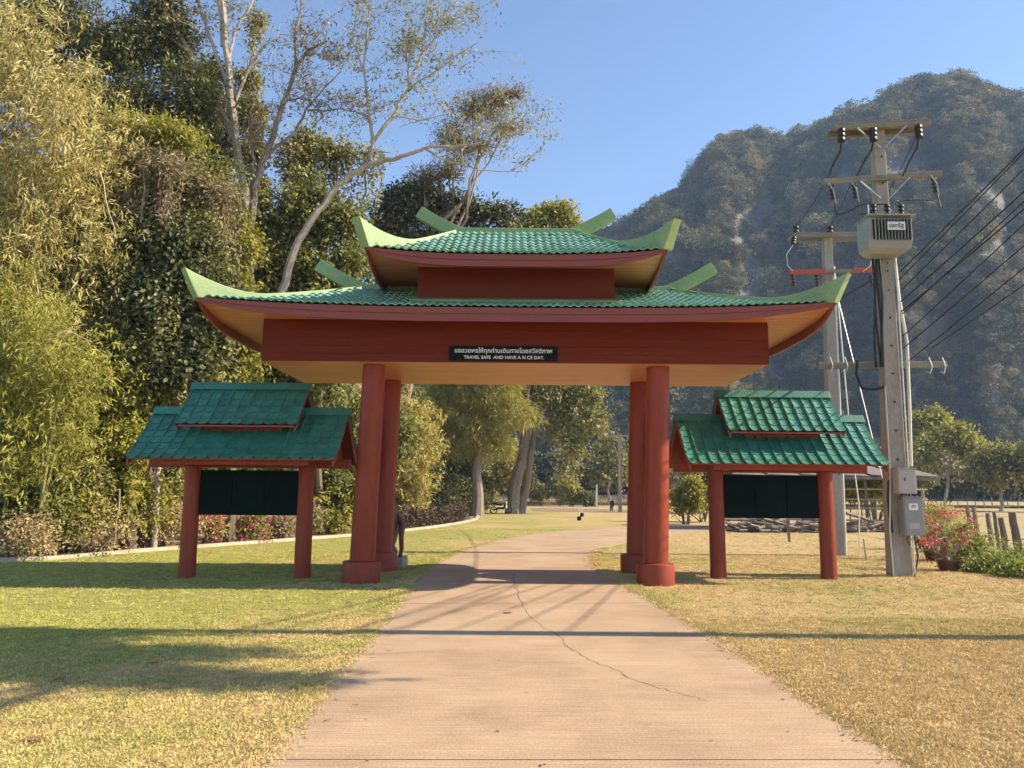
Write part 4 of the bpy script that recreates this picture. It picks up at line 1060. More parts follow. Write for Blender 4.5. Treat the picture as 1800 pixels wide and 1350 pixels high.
# bamboo
def bamboo(name, label, base, tips, mat, g, sprays, L=0.26, W=0.042, group=None, spread=0.30):
    """culms from one clump arching to their tips; sprays of long drooping leaves along the upper culm"""
    t = thing(name, base, label, 'bamboo', group); off = Vector(base); LP = []
    for tp in tips:
        tp = Vector(tp); b = off + Vector((g.normal(0, 0.35), g.normal(0, 0.35), -0.05)); pts = []
        top = Vector((b.x * 0.45 + tp.x * 0.55, b.y * 0.45 + tp.y * 0.55, max(tp.z, b.z) + 0.25 * (tp - b).length * 0.5))
        for i in range(13):
            s = i / 12; pts.append(b * (1 - s) ** 2 + top * 2 * s * (1 - s) + tp * s ** 2)
        mb = MB(off); mb.tube(pts, [0.045 * (1 - 0.85 * i / 12) for i in range(13)], 6); mb.build('culm', CULM, t, smooth=True)
        for i in range(sprays):
            s = g.uniform(0.22, 1.0); k = s * 12; a = int(min(11, k)); p = pts[a].lerp(pts[a + 1], k - a)
            LP.append(p + Vector(g.normal(0, 1, 3)) * spread * (1.2 - 0.5 * s) * 1.6)
    P = np.array([tuple(p) for p in LP]); P = P[P[:, 2] > 0.25]
    n = len(P); per = 9
    c = np.repeat(P, per, 0); D = unit(np.repeat(unit(g.normal(size=(n, 3)) * np.array([1, 1, 0.4])), per, 0) * 0.8 + g.normal(size=(n * per, 3)) * 0.55 + np.array([0, 0, -0.75]))
    Nn = unit(g.normal(size=(n * per, 3)) * 0.5 + np.array([0.75, -0.3, 0.6])); s = g.uniform(0.6, 1.3, n * per)
    V, F = leaves(c + g.normal(0, 0.09, (n * per, 3)), D, Nn, L * s, W * s, 0.1)
    T = np.clip(np.repeat(g.uniform(0, 1, n), per) * 0.6 + g.uniform(0, 0.4, n * per), 0, 1)
    leafobj('foliage', (V, F, T), mat, t)
    return t
def tips_px(lst, Y, g, dy=0.9): return [at(x, y, Y + g.normal(0, dy)) for x, y in lst]
G3 = np.random.default_rng(31)
bamboo('bamboo_clump', 'tall straw-coloured bamboo clump along the left edge of the view', gbase(-70, 20.6),
       tips_px([(-30, 120), (30, 90), (80, 190), (110, 250), (60, 320), (130, 330), (100, 400), (20, 250), (-20, 380), (150, 260), (70, 460), (10, 20), (90, 60), (-60, 220), (40, 180), (120, 170)], 20.6, G3), L_BAMB, G3, 215, L=0.23, W=0.036, spread=0.36)
bamboo('bamboo_clump', 'low arching bamboo clump with sunlit yellow-green leaves at far left', gbase(10, 19.3),
       tips_px([(-20, 520), (40, 500), (90, 560), (130, 620), (60, 600), (150, 690), (10, 650), (100, 690), (-30, 620), (50, 560), (170, 640), (20, 720)], 19.3, G3, 0.6), L_BRIGHT, G3, 200, L=0.19, W=0.034, spread=0.30)
bamboo('bamboo_clump', 'dry fan of bamboo sprays above the low arching clump', gbase(-20, 21.2),
       tips_px([(30, 420), (75, 440), (0, 480), (50, 400), (90, 480), (20, 540)], 21.2, G3, 0.5), L_BAMB, G3, 150, L=0.23, W=0.035)
bamboo('bamboo_clump', 'loose bamboo sprays reaching right in front of the dark evergreen', gbase(60, 21.0),
       tips_px([(150, 140), (190, 190), (170, 260), (215, 330), (150, 350), (190, 420), (130, 210), (235, 270)], 21.0, G3, 0.5), L_BAMB, G3, 120, L=0.21, W=0.033, spread=0.34)
st_ = thing('dead_stems', gbase(70, 20.2), 'bare pale bamboo stems slanting across the left foliage', 'bamboo'); so_2 = Vector(st_.location)
for a_1, b_1 in (((106, 150), (55, 385)), ((60, 480), (95, 620)), ((85, 560), (160, 600)), ((90, 590), (150, 570)), ((100, 610), (140, 560)), ((95, 600), (165, 625)), ((175, 300), (205, 420)), ((20, 780), (40, 960)), ((210, 860), (200, 960))):
    mb = MB(so_2); mb.tube(wobble(at(*a_1, 19.7), at(*b_1, 20.0), 5, .05, G3), [.022, .021, .02, .018, .016, .012], 6); mb.build('stem', BAMBOOW, st_)
bamboo('bamboo_clump', 'golden bamboo drooping beside the left rear gateway column', gbase(700, 38),
       tips_px([(735, 745), (755, 760), (765, 790), (715, 720), (700, 705), (745, 830), (725, 800), (690, 760), (755, 735), (715, 850), (735, 865), (690, 820)], 38, G3, 0.6), L_YBAM, G3, 130, L=0.27, W=0.055, spread=0.36)
bamboo('bamboo_clump', 'pale yellow bamboo crown peeping over the shaded notice board', gbase(590, 36.5),
       tips_px([(560, 690), (580, 680), (600, 700), (610, 720), (570, 720)], 36.5, G3, 0.5), L_YBAM, G3, 130, L=0.30, W=0.06)

# bushes along the kerb
G4 = np.random.default_rng(41)
def bush(name, label, px_, py, Y, rx, ry, mat, clumps, per, L, W, g, group=None, flower=None, fl_n=0, n=4, cat='bush'):
    c = at(px_, py, Y); s = Y / FPX
    lob = [((c.x + g.uniform(-0.6, 0.6) * rx * s, Y + g.uniform(-0.4, 0.4) * rx * s, c.z + g.uniform(-0.5, 0.3) * ry * s), (rx * s * g.uniform(0.45, 0.7), rx * s * 0.5, ry * s * g.uniform(0.5, 0.75))) for _ in range(n)]
    base = (c.x, Y, 0.0); t = thing(name, base, label, cat, group); off = Vector(base)
    mb = MB(off)
    for l in lob: branchy(mb, (c.x + g.normal(0, 0.1), Y + g.normal(0, 0.1), -0.03), [l[0]] + [tuple(np.array(l[0]) + g.normal(0, 0.5, 3) * np.array(l[1])) for _ in range(2)], 0.035, g, 0.008, 4)
    mb.build('stems', BARK, t)
    P, O, q = lobe_points(lob, clumps, g, 0.22, gap=-0.2); P[:, 2] = np.maximum(P[:, 2], 0.04)
    leafobj('foliage', [clump_leaves(P, O, g, per, 0.16, L, W, 0.25)] + ([sprays(lob, clumps // 6, g, L, W, (0.3, 0.8))] if clumps > 300 else []), mat, t)
    if flower is not None:
        P, O, q = lobe_points(lob, fl_n, g, 0.04); P[:, 2] = np.maximum(P[:, 2], 0.1)
        leafobj('flowers', [clump_leaves(P + O * 0.06, O, g, 8, 0.07, 0.075, 0.065, 0.0)], flower, t)
    return t
bush('shrub', 'leafy green shrub at the far left end of the bed', 25, 880, 19.6, 75, 75, L_MID, 620, 9, 0.15, 0.06, G4)
bush('shrub', 'tangled olive shrub under the arching bamboo', 110, 830, 20.6, 75, 80, L_OLIVE, 650, 9, 0.14, 0.05, G4)
bush('shrub', 'yellow-green shrub with narrow leaves left of the shaded notice board post', 225, 870, 22.0, 70, 60, L_BRIGHT, 560, 9, 0.14, 0.05, G4)
bush('shrub', 'dry reddish shrub low at the left of the kerb', 170, 925, 20.2, 75, 38, L_DRY, 420, 9, 0.10, 0.05, G4)
bush('shrub', 'tan withered shrub beside the shaded notice board post', 280, 925, 22.7, 60, 40, L_DRY, 420, 9, 0.10, 0.05, G4)
bush('shrub', 'brown twiggy shrub at the lower left corner of the bed', 40, 945, 18.9, 55, 35, L_DRY, 330, 9, 0.10, 0.045, G4)
bush('shrub', 'straw-coloured shrub under the dry bamboo fan', 60, 770, 21.6, 80, 70, L_BAMB, 560, 9, 0.17, 0.05, G4)
bush('shrub', 'dense yellow-green shrub left of the withered ones', 130, 890, 20.9, 60, 60, L_BRIGHT, 520, 9, 0.13, 0.055, G4)
bush('shrub', 'broad olive shrub filling the gap above the withered ones', 290, 830, 23.6, 60, 70, L_OLIVE, 520, 9, 0.14, 0.055, G4)
bush('shrub', 'twiggy tan shrub rising behind the kiosk roof end', 170, 700, 23.8, 60, 70, L_TWIG, 480, 9, 0.15, 0.05, G4)
bush('shrub', 'tall olive shrub behind the withered ones', 190, 800, 23, 70, 70, L_OLIVE, 560, 9, 0.15, 0.055, G4)
bush('shrub', 'green bush between the notice board and gateway column', 580, 905, 30.5, 45, 48, L_BRIGHT, 420, 9, 0.16, 0.07, G4)
bush('shrub', 'dark rounded bush under the thicket tree', 560, 850, 31.5, 55, 50, L_MID, 420, 9, 0.17, 0.08, G4)
for px_, py, Y, rx, ry, fm, n_, lab in ((362, 925, 24.2, 26, 32, L_CORAL, 55, 'red bougainvillea bush at the left post of the shaded notice board'), (432, 925, 25.5, 32, 34, L_PINK, 70, 'crimson bougainvillea bush below the shaded board'),
                                        (495, 920, 27, 34, 32, L_LILAC, 130, 'lilac flowering bush below the right half of the shaded board'), (395, 915, 26.5, 34, 34, L_LILAC, 60, 'pale pink flowering bush behind the red ones'),
                                        (535, 918, 28.5, 24, 30, L_LILAC, 60, 'small pink flowering bush by the right post of the shaded board')):
    bush('bougainvillea', lab, px_, py, Y, rx, ry, L_OLIVE, 260, 8, 0.11, 0.055, G4, 'flowering bushes along the kerb', fm, n_)

# ------------------------------------------------------------------ seen through the gateway
G5 = np.random.default_rng(51)
hedge = thing('clipped_hedge', (-5.0, 37, 0), 'clipped dark purple hedge along the far kerb through the gateway', 'hedge')
ho = Vector(hedge.location); hp = smooth([(-5.35, 32.6), (-3.75, 38.2), (-2.6, 45.6), (-3.4, 52)], 10)
P = []
for i in range(len(hp) - 1):
    a, b = np.array(hp[i]), np.array(hp[i + 1])
    for _ in range(170):
        s = G5.uniform(); q = a + (b - a) * s; P.append((q[0] - G5.uniform(0.1, 1.0), q[1], G5.uniform(0.05, 0.78)))
P = np.array(P); leafobj('foliage', [clump_leaves(P, unit(G5.normal(size=P.shape)), G5, 4, 0.12, 0.13, 0.07, 0.2)], L_PURPLE, hedge)
mb = MB(ho)
for i in range(0, len(hp), 2): mb.tube([(hp[i][0] - 0.5, hp[i][1], 0), (hp[i][0] - 0.5 + G5.normal(0, .1), hp[i][1], 0.7)], 0.02, 4)
mb.build('stems', BARK, hedge)
def pine(name, label, px_, Y, py0, py1, lean, lobes, clumps, tr):
    b = ground(px_, py0); b = Vector((b.x * Y / b.y, Y, 0)); t = thing(name, tuple(b), label, 'tree'); mb = MB(b)
    top = at(px_ + lean, py1, Y); pts = wobble(b - Vector((0, 0, .1)), top, 8, 0.2, G5)
    mb.tube(pts, [tr * (1.3 if i == 0 else 1 - 0.09 * i) for i in range(9)], 9)
    for l in lobes: branchy(mb, pts[5], [l[0]], tr * 0.3, G5, 0.03, 5)
    mb.build('trunk', GREYBARK, t, smooth=True)
    P, O, q = lobe_points(lobes, clumps, G5, 0.22); n = len(P); per = 20
    c = np.repeat(P, per, 0); D = unit(np.repeat(O, per, 0) * 0.5 + G5.normal(size=(n * per, 3)) * 0.5 + np.array([0.1, 0, -0.55]))
    s = G5.uniform(0.6, 1.3, n * per)
    V, F = leaves(c + G5.normal(0, 0.22, (n * per, 3)), D, unit(G5.normal(size=(n * per, 3))), 0.55 * s, 0.05 * s, 0.05)
    leafobj('crown', (V, F, np.clip(np.repeat(G5.uniform(0, 1, n), per) * .6 + G5.uniform(0, .4, n * per), 0, 1)), L_PINE, t); return t
pine('casuarina_tree', 'feathery casuarina with a dark straight trunk right of the hedge', 838, 54, 893, 600, 8,
     [plobe(800, 700, 54, 60, 30), plobe(850, 690, 54, 60, 40), plobe(890, 730, 54, 55, 26), plobe(840, 760, 54, 50, 30), plobe(800, 790, 54, 40, 20), plobe(870, 790, 54, 34, 24), plobe(760, 745, 55, 40, 26), plobe(850, 640, 54, 60, 40)], 1300, 0.42)
pine('casuarina_tree', 'small casuarina with a pale thin trunk behind the purple hedge', 774, 71, 893, 790, 0,
     [plobe(775, 770, 71, 34, 30), plobe(750, 800, 71, 26, 22), plobe(795, 805, 71, 26, 20), plobe(770, 740, 71, 36, 26)], 420, 0.26)
lt = thing('leaning_tree', tuple(ground(905, 903)), 'thick twin-trunked tree leaning right in the lawn beyond the gateway', 'tree'); lo_ = Vector(lt.location); Yl = lo_.y
mb = MB(lo_)
for pts, r0, r1 in (([lo_ + Vector((-0.25, 0, -0.1)), at(905, 860, Yl), at(917, 800, Yl), at(930, 745, Yl), at(935, 690, Yl), at(940, 620, Yl)], 0.60, 0.25),
                    ([lo_ + Vector((0.4, 0.3, -0.1)), at(925, 860, Yl + .3), at(932, 810, Yl), at(940, 760, Yl), at(960, 700, Yl)], 0.40, 0.15),
                    ([at(930, 745, Yl), at(970, 715, Yl), at(1010, 710, Yl), at(1050, 730, Yl)], 0.2, 0.05), ([at(935, 700, Yl), at(900, 690, Yl), at(870, 700, Yl)], 0.16, 0.05),
                    ([at(1000, 712, Yl), at(1012, 770, Yl), at(1005, 820, Yl), at(1000, 860, Yl)], 0.07, 0.03)):
    Q = []
    for i in range(len(pts) - 1):
        for k in range(4): Q.append(pts[i].lerp(pts[i + 1], k / 4) + Vector(G5.normal(0, 0.03, 3)))
    Q.append(pts[-1]); mb.tube(Q, [r0 + (r1 - r0) * (i / (len(Q) - 1)) ** .7 for i in range(len(Q))], 9)
mb.build('trunk', GREYBARK, lt, smooth=True)
lob = [plobe(890, 690, Yl, 50, 30), plobe(960, 690, Yl, 60, 40), plobe(1010, 720, Yl, 45, 34), plobe(1045, 745, Yl, 26, 26), plobe(985, 760, Yl, 30, 26), plobe(1010, 790, Yl, 18, 26), plobe(960, 640, Yl, 80, 40), plobe(1000, 835, Yl, 9, 26), plobe(875, 770, Yl + 2, 22, 50), plobe(885, 840, Yl + 2, 22, 36), plobe(1030, 690, Yl, 30, 26)]
P, O, q = lobe_points(lob, 1500, G5, 0.2); leafobj('crown', [clump_leaves(P, O, G5, 9, 0.34, 0.30, 0.19, 0.35)], L_OLIVE, lt)
for k, (px_, py, Y, rx, ry, mt, lab) in enumerate(((810, 860, 78, 34, 24, L_BRIGHT, 'yellow-green bush behind the small casuarina trunk'), (760, 870, 76, 30, 16, L_MID, 'low green bush behind the purple hedge'), (950, 865, 96, 26, 18, L_OLIVE, 'grey-green bush right of the leaning trunks'),
                                     (985, 855, 94, 20, 26, L_OLIVE, 'palm-like bush standing by the far fence'), (1008, 862, 92, 22, 24, L_BRIGHT, 'bright green round bush by the far fence'), (1030, 876, 91, 22, 12, L_MID, 'low dark bush left of the small hut'), (855, 870, 95, 30, 18, L_OLIVE, 'tall grass clump behind the casuarina trunk'),
                                     (1206, 872, 42, 22, 36, L_BRIGHT, 'sunlit bush glowing right of the right columns'), (1235, 860, 46, 30, 46, L_DARK, 'dark bush left of the sunny notice board post'), (1540, 862, 38.5, 40, 22, L_BRIGHT, 'yellow-leaved bush under the pole-barn roof'))):
    bush('bush', lab, px_, py, Y, rx, ry, mt, 420, 9, 0.28 if Y > 60 else 0.17, 0.15 if Y > 60 else 0.09, G5)
# distant trees behind the fence, right of the gate opening
for px_, py, Y, lob, mt, lab in ((1070, 810, 100, [(1070, 800, 28, 30), (1055, 840, 26, 22), (1085, 835, 24, 30), (1075, 780, 18, 18)], L_OLIVE, 'hazy olive tree behind the small hut'),
                                 (1660, 800, 88, [(1650, 785, 50, 30), (1690, 775, 46, 26), (1720, 800, 40, 24), (1640, 815, 34, 24), (1675, 755, 30, 16)], L_BRIGHT, 'round yellow-green tree at the hill foot right of the utility pole'),
                                 (1760, 820, 84, [(1755, 800, 50, 26), (1790, 820, 44, 34), (1730, 830, 36, 34), (1770, 845, 50, 30)], L_OLIVE, 'bushy olive tree at the hill foot near the right edge'),
                                 (1625, 740, 100, [(1620, 740, 14, 28), (1645, 735, 16, 24), (1600, 760, 14, 30)], L_BRIGHT, 'slender bamboo-like tree above the round one'),
                                 (1850, 800, 80, [(1850, 790, 50, 40), (1830, 830, 40, 40), (1890, 820, 50, 40)], L_OLIVE, 'olive tree cut by the right edge'),
                                 (1580, 830, 92, [(1580, 820, 34, 40), (1560, 850, 34, 30), (1610, 850, 30, 26)], L_MID, 'green tree behind the pole-barn')):
    leafy_tree('field_tree', lab, 'tree', gbase(px_, Y), [plobe(*l[:2], Y, *l[2:]) for l in lob], mt, G5, 420, 10, 0.42, 0.26, 0.42, 0.2, bark=PALEBARK, trunk_r=0.2, group='trees at the hill foot')
# row of trees closing the foot of the hill
n = 420; xs = np.concatenate([G5.uniform(-30, 30, 160), G5.uniform(30, 130, 260)]); ysn = 104 + G5.uniform(0, 26, n)
scatter('hill_foot_woodland', np.stack([xs, ysn, np.zeros(n)], 1), np.stack([np.zeros(n), np.zeros(n), G5.uniform(0, 6.28, n)], 1), G5.uniform(2.0, 4.6, n), G5.integers(0, 7, n), crowns, 'dark woodland edge at the foot of the hill', 'woodland')

# picket fence of split bamboo at the end of the lawn
fp0, fp1 = ground(820, 888.5), ground(1110, 888.5)
fence = thing('picket_fence', tuple((fp0 + fp1) / 2), 'pale split-bamboo fence at the far end of the lawn', 'fence'); fo = Vector(fence.location)
L_ = (fp1 - fp0).length; nk = int(L_ / 0.13)
pk = MB(); pk.box(-0.035, 0.035, -0.01, 0.01, 0, 1.35); pm = pk.mesh('picket'); pm.materials.append(BAMBOOW)
for i in range(0, nk):
    if i % 1: continue
    p = fp0.lerp(fp1, i / nk)
    o = bpy.data.objects.new('picket', pm); COL.objects.link(o); o.parent = fence; o.location = p - fo; o.scale = (1, 1, random.uniform(0.82, 1.1)); o.rotation_euler = (0, random.uniform(-.05, .05), 0)
for z in (0.4, 1.0):
    mb = MB(fo); mb.beam(fp0 + Vector((0, 0.03, z)), fp1 + Vector((0, 0.03, z)), 0.03, 0.05); mb.build('rail', BAMBOOW, fence)

# hut
hc = ground(1062, 886); hc = Vector((at(1062, 880, 104).x, 104, 0)); hut = thing('hut', tuple(hc), 'small open hut with a low grey roof beyond the fence', 'hut')
for sx in (-1, 1):
    for sy in (-1, 1):
        mb = MB(hc); mb.tube([hc + Vector((sx * 1.9, sy * 1.4, -0.05)), hc + Vector((sx * 1.9, sy * 1.4, 1.6))], 0.07, 6); mb.build('post', OLDWOOD, hut)
for sx in (-1, 1):
    vs = [(hc.x, hc.y - 2, 2.75), (hc.x, hc.y + 2, 2.75), (hc.x + sx * 2.7, hc.y + 2, 1.45), (hc.x + sx * 2.7, hc.y - 2, 1.45)]
    vs += [(x, y, z - 0.06) for x, y, z in vs]
    mb = MB(hc); mb.add(vs, [(0, 1, 2, 3), (4, 7, 6, 5), (0, 3, 7, 4), (1, 5, 6, 2), (2, 6, 7, 3)]); mb.build('roof_sheet', ZINC, hut)
mb = MB(hc); mb.add([(hc.x - 1.9, hc.y - 1.5, 1.7), (hc.x + 1.9, hc.y - 1.5, 1.7), (hc.x, hc.y - 1.5, 2.6)], [(0, 1, 2)]); mb.build('gable', OLDWOOD, hut)

def motorbike(c, rz, label, shield):
    t = thing('motorbike', tuple(c), label, 'motorbike', 'parked motorbikes'); t.rotation_euler = (0, 0, rz)
    for x in (-0.62, 0.62):
        mb = MB(); n = 18; vs, fs = [], []
        for i in range(n):
            a = 2 * math.pi * i / n
            for k in range(6):
                b = 2 * math.pi * k / 6; rr = 0.26 + 0.045 * math.cos(b); vs.append((x + rr * math.cos(a), 0.045 * math.sin(b), 0.305 + rr * math.sin(a)))
        for i in range(n):
            for k in range(6): fs.append((i * 6 + k, ((i + 1) % n) * 6 + k, ((i + 1) % n) * 6 + (k + 1) % 6, i * 6 + (k + 1) % 6))
        mb.add(vs, fs); w_ = mb.build('wheel', RUBBER, t, smooth=True)
        mb = MB(); 
        for i in range(5):
            a = math.pi * 2 * i / 5; mb.beam((x, 0, 0.305), (x + 0.24 * math.cos(a), 0, 0.305 + 0.24 * math.sin(a)), 0.02, 0.03, up=(0, 1, 0))
        mb.build('rim', GALV, w_)
    mb = MB(); mb.tube([(-0.62, 0, 0.305), (-0.2, 0, 0.45), (0.2, 0, 0.42), (0.42, 0, 0.85)], [0.05, 0.1, 0.1, 0.06], 7); mb.build('frame', BLACK, t, smooth=True)
    mb = MB(); mb.tube([(-0.75, 0, 0.80), (-0.45, 0, 0.78), (0.0, 0, 0.74), (0.1, 0, 0.66)], [0.07, 0.13, 0.12, 0.05], 8); mb.build('seat', BLACK, t, smooth=True)
    mb = MB(); mb.tube([(0.62, 0.0, 0.305), (0.5, 0, 0.65), (0.40, 0, 1.0)], [0.03, 0.05, 0.035], 6); mb.tube([(0.36, -0.32, 1.04), (0.42, -0.1, 1.02), (0.42, 0.1, 1.02), (0.36, 0.32, 1.04)], 0.018, 6); mb.build('handlebar', BLACK, t, smooth=True)
    mb = MB(); mb.add([(0.34, -0.18, 0.95), (0.34, 0.18, 0.95), (0.30, -0.2, 0.45), (0.30, 0.2, 0.45), (0.46, -0.1, 0.95), (0.46, 0.1, 0.95), (0.44, -0.1, 0.45), (0.44, 0.1, 0.45)], [(0, 2, 3, 1), (4, 5, 7, 6), (0, 4, 6, 2), (1, 3, 7, 5), (0, 1, 5, 4), (2, 6, 7, 3)]); mb.build('leg_shield', shield, t, bevel=0.02)
    mb = MB(); mb.beam((-0.2, 0.1, 0.0), (-0.15, 0.04, 0.35), 0.02, 0.02); mb.build('kickstand', GALV, t)
motorbike(ground(881, 903.5), R(25), 'dark motorbike with a white shield parked against the leaning tree', WHITE)
motorbike(ground(1075, 899), R(75), 'black motorbike standing near the right columns in the distance', BLACK)
# markers and posts
p = ground(838, 905)
t = thing('marker_post', tuple(p), 'white square marker post at the end of the purple hedge', 'post')
mb = MB(p); mb.box(p.x - 0.16, p.x + 0.16, p.y - 0.14, p.y + 0.14, -0.05, 0.85); mb.build('shaft', WHITE, t, bevel=0.02)
mb = MB(p); mb.box(p.x - 0.21, p.x + 0.21, p.y - 0.19, p.y + 0.19, 0.85, 0.98); mb.build('cap', WHITE, t, bevel=0.02)
for px_, py, lab in ((1018, 915, 'small garden light on the lawn, the nearer of two'), (1023, 908, 'small garden light on the lawn, the farther of two')):
    p = ground(px_, py); t = thing('garden_light', tuple(p), lab, 'garden light', 'garden lights on the lawn')
    mb = MB(p); mb.lathe(tuple(p), [(0.10, -0.02), (0.13, 0.05), (0.13, 0.22), (0.06, 0.26)], 10); mb.build('base', BLACK, t, smooth=True)
    mb = MB(p); mb.tube([p + Vector((0, 0, 0.2)), p + Vector((0, 0, 0.75))], 0.02, 6); mb.build('stem', WHITE, t)
def simple_pole(px_, py0, py1, r_, label, arm=None, Y=None, mat=CONC):
    b = ground(px_, py0); b = Vector((b.x, b.y, 0)); top = at(px_ + (0 if arm is None else -2), py1, b.y)
    t = thing('concrete_post' if arm is None else 'utility_pole', tuple(b), label, 'pole')
    mb = MB(b); mb.beam(b - Vector((0, 0, .1)), (b.x, b.y, top.z), r_, r_, w2=r_ * .75, h2=r_ * .75); mb.build('shaft', mat, t)
    if arm:
        mb = MB(b); mb.beam((b.x - arm, b.y - .15, top.z - .1), (b.x + arm, b.y - .15, top.z - .1), 0.12, 0.14); mb.build('crossarm', mat, t)
        for k in (-0.9, -.3, .9):
            mb = MB(b); mb.lathe((b.x + arm * k, b.y - .15, top.z - 0.03), [(0.05, 0), (0.09, .08), (0.05, .12), (0.08, .2), (0.04, .28)], 8); mb.build('insulator', PORC, t)
    return b, top
simple_pole(1090, 900, 764, 0.30, 'slim pale utility pole beyond the right rear column', arm=1.1)
simple_pole(1049, 892, 852, 0.22, 'short white post standing in front of the hut', mat=WHITE)
simple_pole(868, 899, 850, 0.16, 'thin pale post left of the leaning trunks', mat=PALEBARK)

# ------------------------------------------------------------------ statue by the left rear column
b = Vector((-2.88, 17.75, 0))
st = thing('carved_statue', tuple(b), 'carved dark wood statue on a grey plinth half hidden behind the left rear column', 'statue')
mb = MB(b); mb.box(b.x - 0.42, b.x + 0.50, b.y - 0.42, b.y + 0.42, -0.03, 0.22); mb.build('plinth', CONC, st, bevel=0.02)
mb = MB(b); mb.lathe(tuple(b), [(0.30, 0.22), (0.33, 0.34), (0.26, 0.46), (0.29, 0.62), (0.34, 0.82), (0.36, 1.02), (0.34, 1.18), (0.24, 1.30), (0.13, 1.36), (0.12, 1.42), (0.17, 1.50), (0.18, 1.62), (0.13, 1.72), (0.07, 1.80), (0.03, 1.92)], 18)
bd = mb.build('body', DWOOD, st, smooth=True)
for v in bd.data.vertices:
    n_ = mnoise.noise(Vector(v.co) * 9) * 0.03; l = math.hypot(v.co.x, v.co.y)
    if v.co.z > 0.3 and l > 0.02: v.co.x *= 1 + n_ / l; v.co.y *= 1 + n_ / l
for sx in (-1, 1):
    mb = MB(b); mb.tube([b + Vector((sx * 0.30, -0.05, 1.16)), b + Vector((sx * 0.43, -0.10, 0.95)), b + Vector((sx * 0.42, -0.20, 0.70)), b + Vector((sx * 0.44, -0.22, 0.40)), b + Vector((sx * 0.40, -0.22, 0.22))], [0.08, 0.085, 0.06, 0.05, 0.045], 8); mb.build('arm', DWOOD, st, smooth=True)

# ------------------------------------------------------------------ power line
def insulator(parent, O, a, b, n=3, r_=0.085, mat=PORC, name='insulator'):
    a, b = Vector(a), Vector(b); pts, rad = [], []
    for i in range(n):
        for s, rr in ((0.05, 0.35), (0.2, 1.0), (0.6, 0.95), (0.75, 0.4)):
            pts.append(a.lerp(b, (i + s) / n)); rad.append(r_ * rr)
    mb = MB(O); mb.tube(pts, rad, 10); return mb.build(name, mat, parent, smooth=True)
def cablept(a, b, sag, n=16):
    a, b = Vector(a), Vector(b)
    return [a.lerp(b, i / n) - Vector((0, 0, 4 * sag * (i / n) * (1 - i / n))) for i in range(n + 1)]
PX, PY = 8.22, 16.62
pb = Vector((PX, PY, 0)); PO = pb
pole = thing('utility_pole', tuple(pb), 'tall square concrete pole carrying the transformer right of the sunny notice board', 'utility pole')
mb = MB(PO); mb.beam((PX, PY, -0.1), (PX + 0.10, PY, 10.15), 0.42, 0.36, up=(0, 1, 0), w2=0.25, h2=0.22); mb.build('shaft', CONC, pole, bevel=0.025)
def px_at(z): return PX + 0.10 * z / 10.15
for z in np.arange(1.2, 9.8, 0.62):
    mb = MB(PO); mb.tube([(px_at(z), PY - 0.21 + 0.007 * z, z), (px_at(z), PY - 0.16, z)], 0.022, 8); mb.build('bolt_hole', RUBBER, pole)
for dy in (-0.20, 0.20):
    mb = MB(PO); mb.beam((7.26, PY + dy, 9.93), (9.42, PY + dy, 10.05), 0.10, 0.13); mb.build('crossarm', ARMW, pole, bevel=0.01)
mb = MB(PO); mb.box(7.30, 9.38, PY - 0.26, PY + 0.26, 10.075, 10.10); o = mb.build('crossarm_plank', ARMW, pole); o.rotation_euler = (0, -0.055, 0); o.location = (0, 0, 0); 
for v in o.data.vertices: v.co.z += 0.455 * 0 
o.rotation_euler = (0, 0, 0)
for v in o.data.vertices: v.co.z += 0.055 * (v.co.x - 0.12) - 0.03
mb = MB(PO); mb.beam((6.95, PY - 0.20, 8.63), (9.60, PY - 0.20, 8.84), 0.10, 0.13); mb.build('crossarm', ARMW, pole, bevel=0.01)
mb = MB(PO); mb.beam((6.80, PY + 0.25, 4.52), (9.66, PY + 0.25, 4.58), 0.10, 0.14); mb.build('crossarm', ARMW, pole, bevel=0.01)
for xa, za, xb, zb in ((7.75, 9.88, 8.28, 9.45), (8.85, 9.94, 8.36, 9.45), (7.75, 8.62, 8.22, 8.25), (8.85, 8.72, 8.40, 8.25)):
    mb = MB(PO); mb.beam((xa, PY - 0.27, za), (xb, PY - 0.20, zb), 0.03, 0.03); mb.build('brace', GALV, pole)
tops = []
for x, z in ((7.38, 9.86), (8.10, 9.88), (9.12, 9.96)):
    a = Vector((x, PY - 0.27, z - 0.02)); b = Vector((x - 0.10, PY - 0.45, z - 0.42)); insulator(pole, PO, a, b); tops.append(b)
fuse = []
for x, z in ((7.07, 8.52), (7.58, 8.55), (9.36, 8.70)):
    insulator(pole, PO, (x, PY - 0.30, z), (x + 0.02, PY - 0.34, z - 0.38), 4, 0.06)
    mb = MB(PO); mb.tube([(x - 0.10, PY - 0.40, z + 0.02), (x - 0.02, PY - 0.46, z - 0.20), (x + 0.05, PY - 0.40, z - 0.46)], 0.014, 5); mb.build('fuse_holder', GALV, pole); fuse.append(Vector((x + 0.03, PY - 0.36, z - 0.42)))
for x in (7.05, 7.38, 9.25, 9.55):
    mb = MB(PO); mb.tube([(x, PY + 0.18, 4.72), (x + 0.05, PY + 0.16, 4.52), (x, PY + 0.16, 4.36), (x - 0.07, PY + 0.16, 4.40)], 0.016, 5); mb.build('hook', GALV, pole)
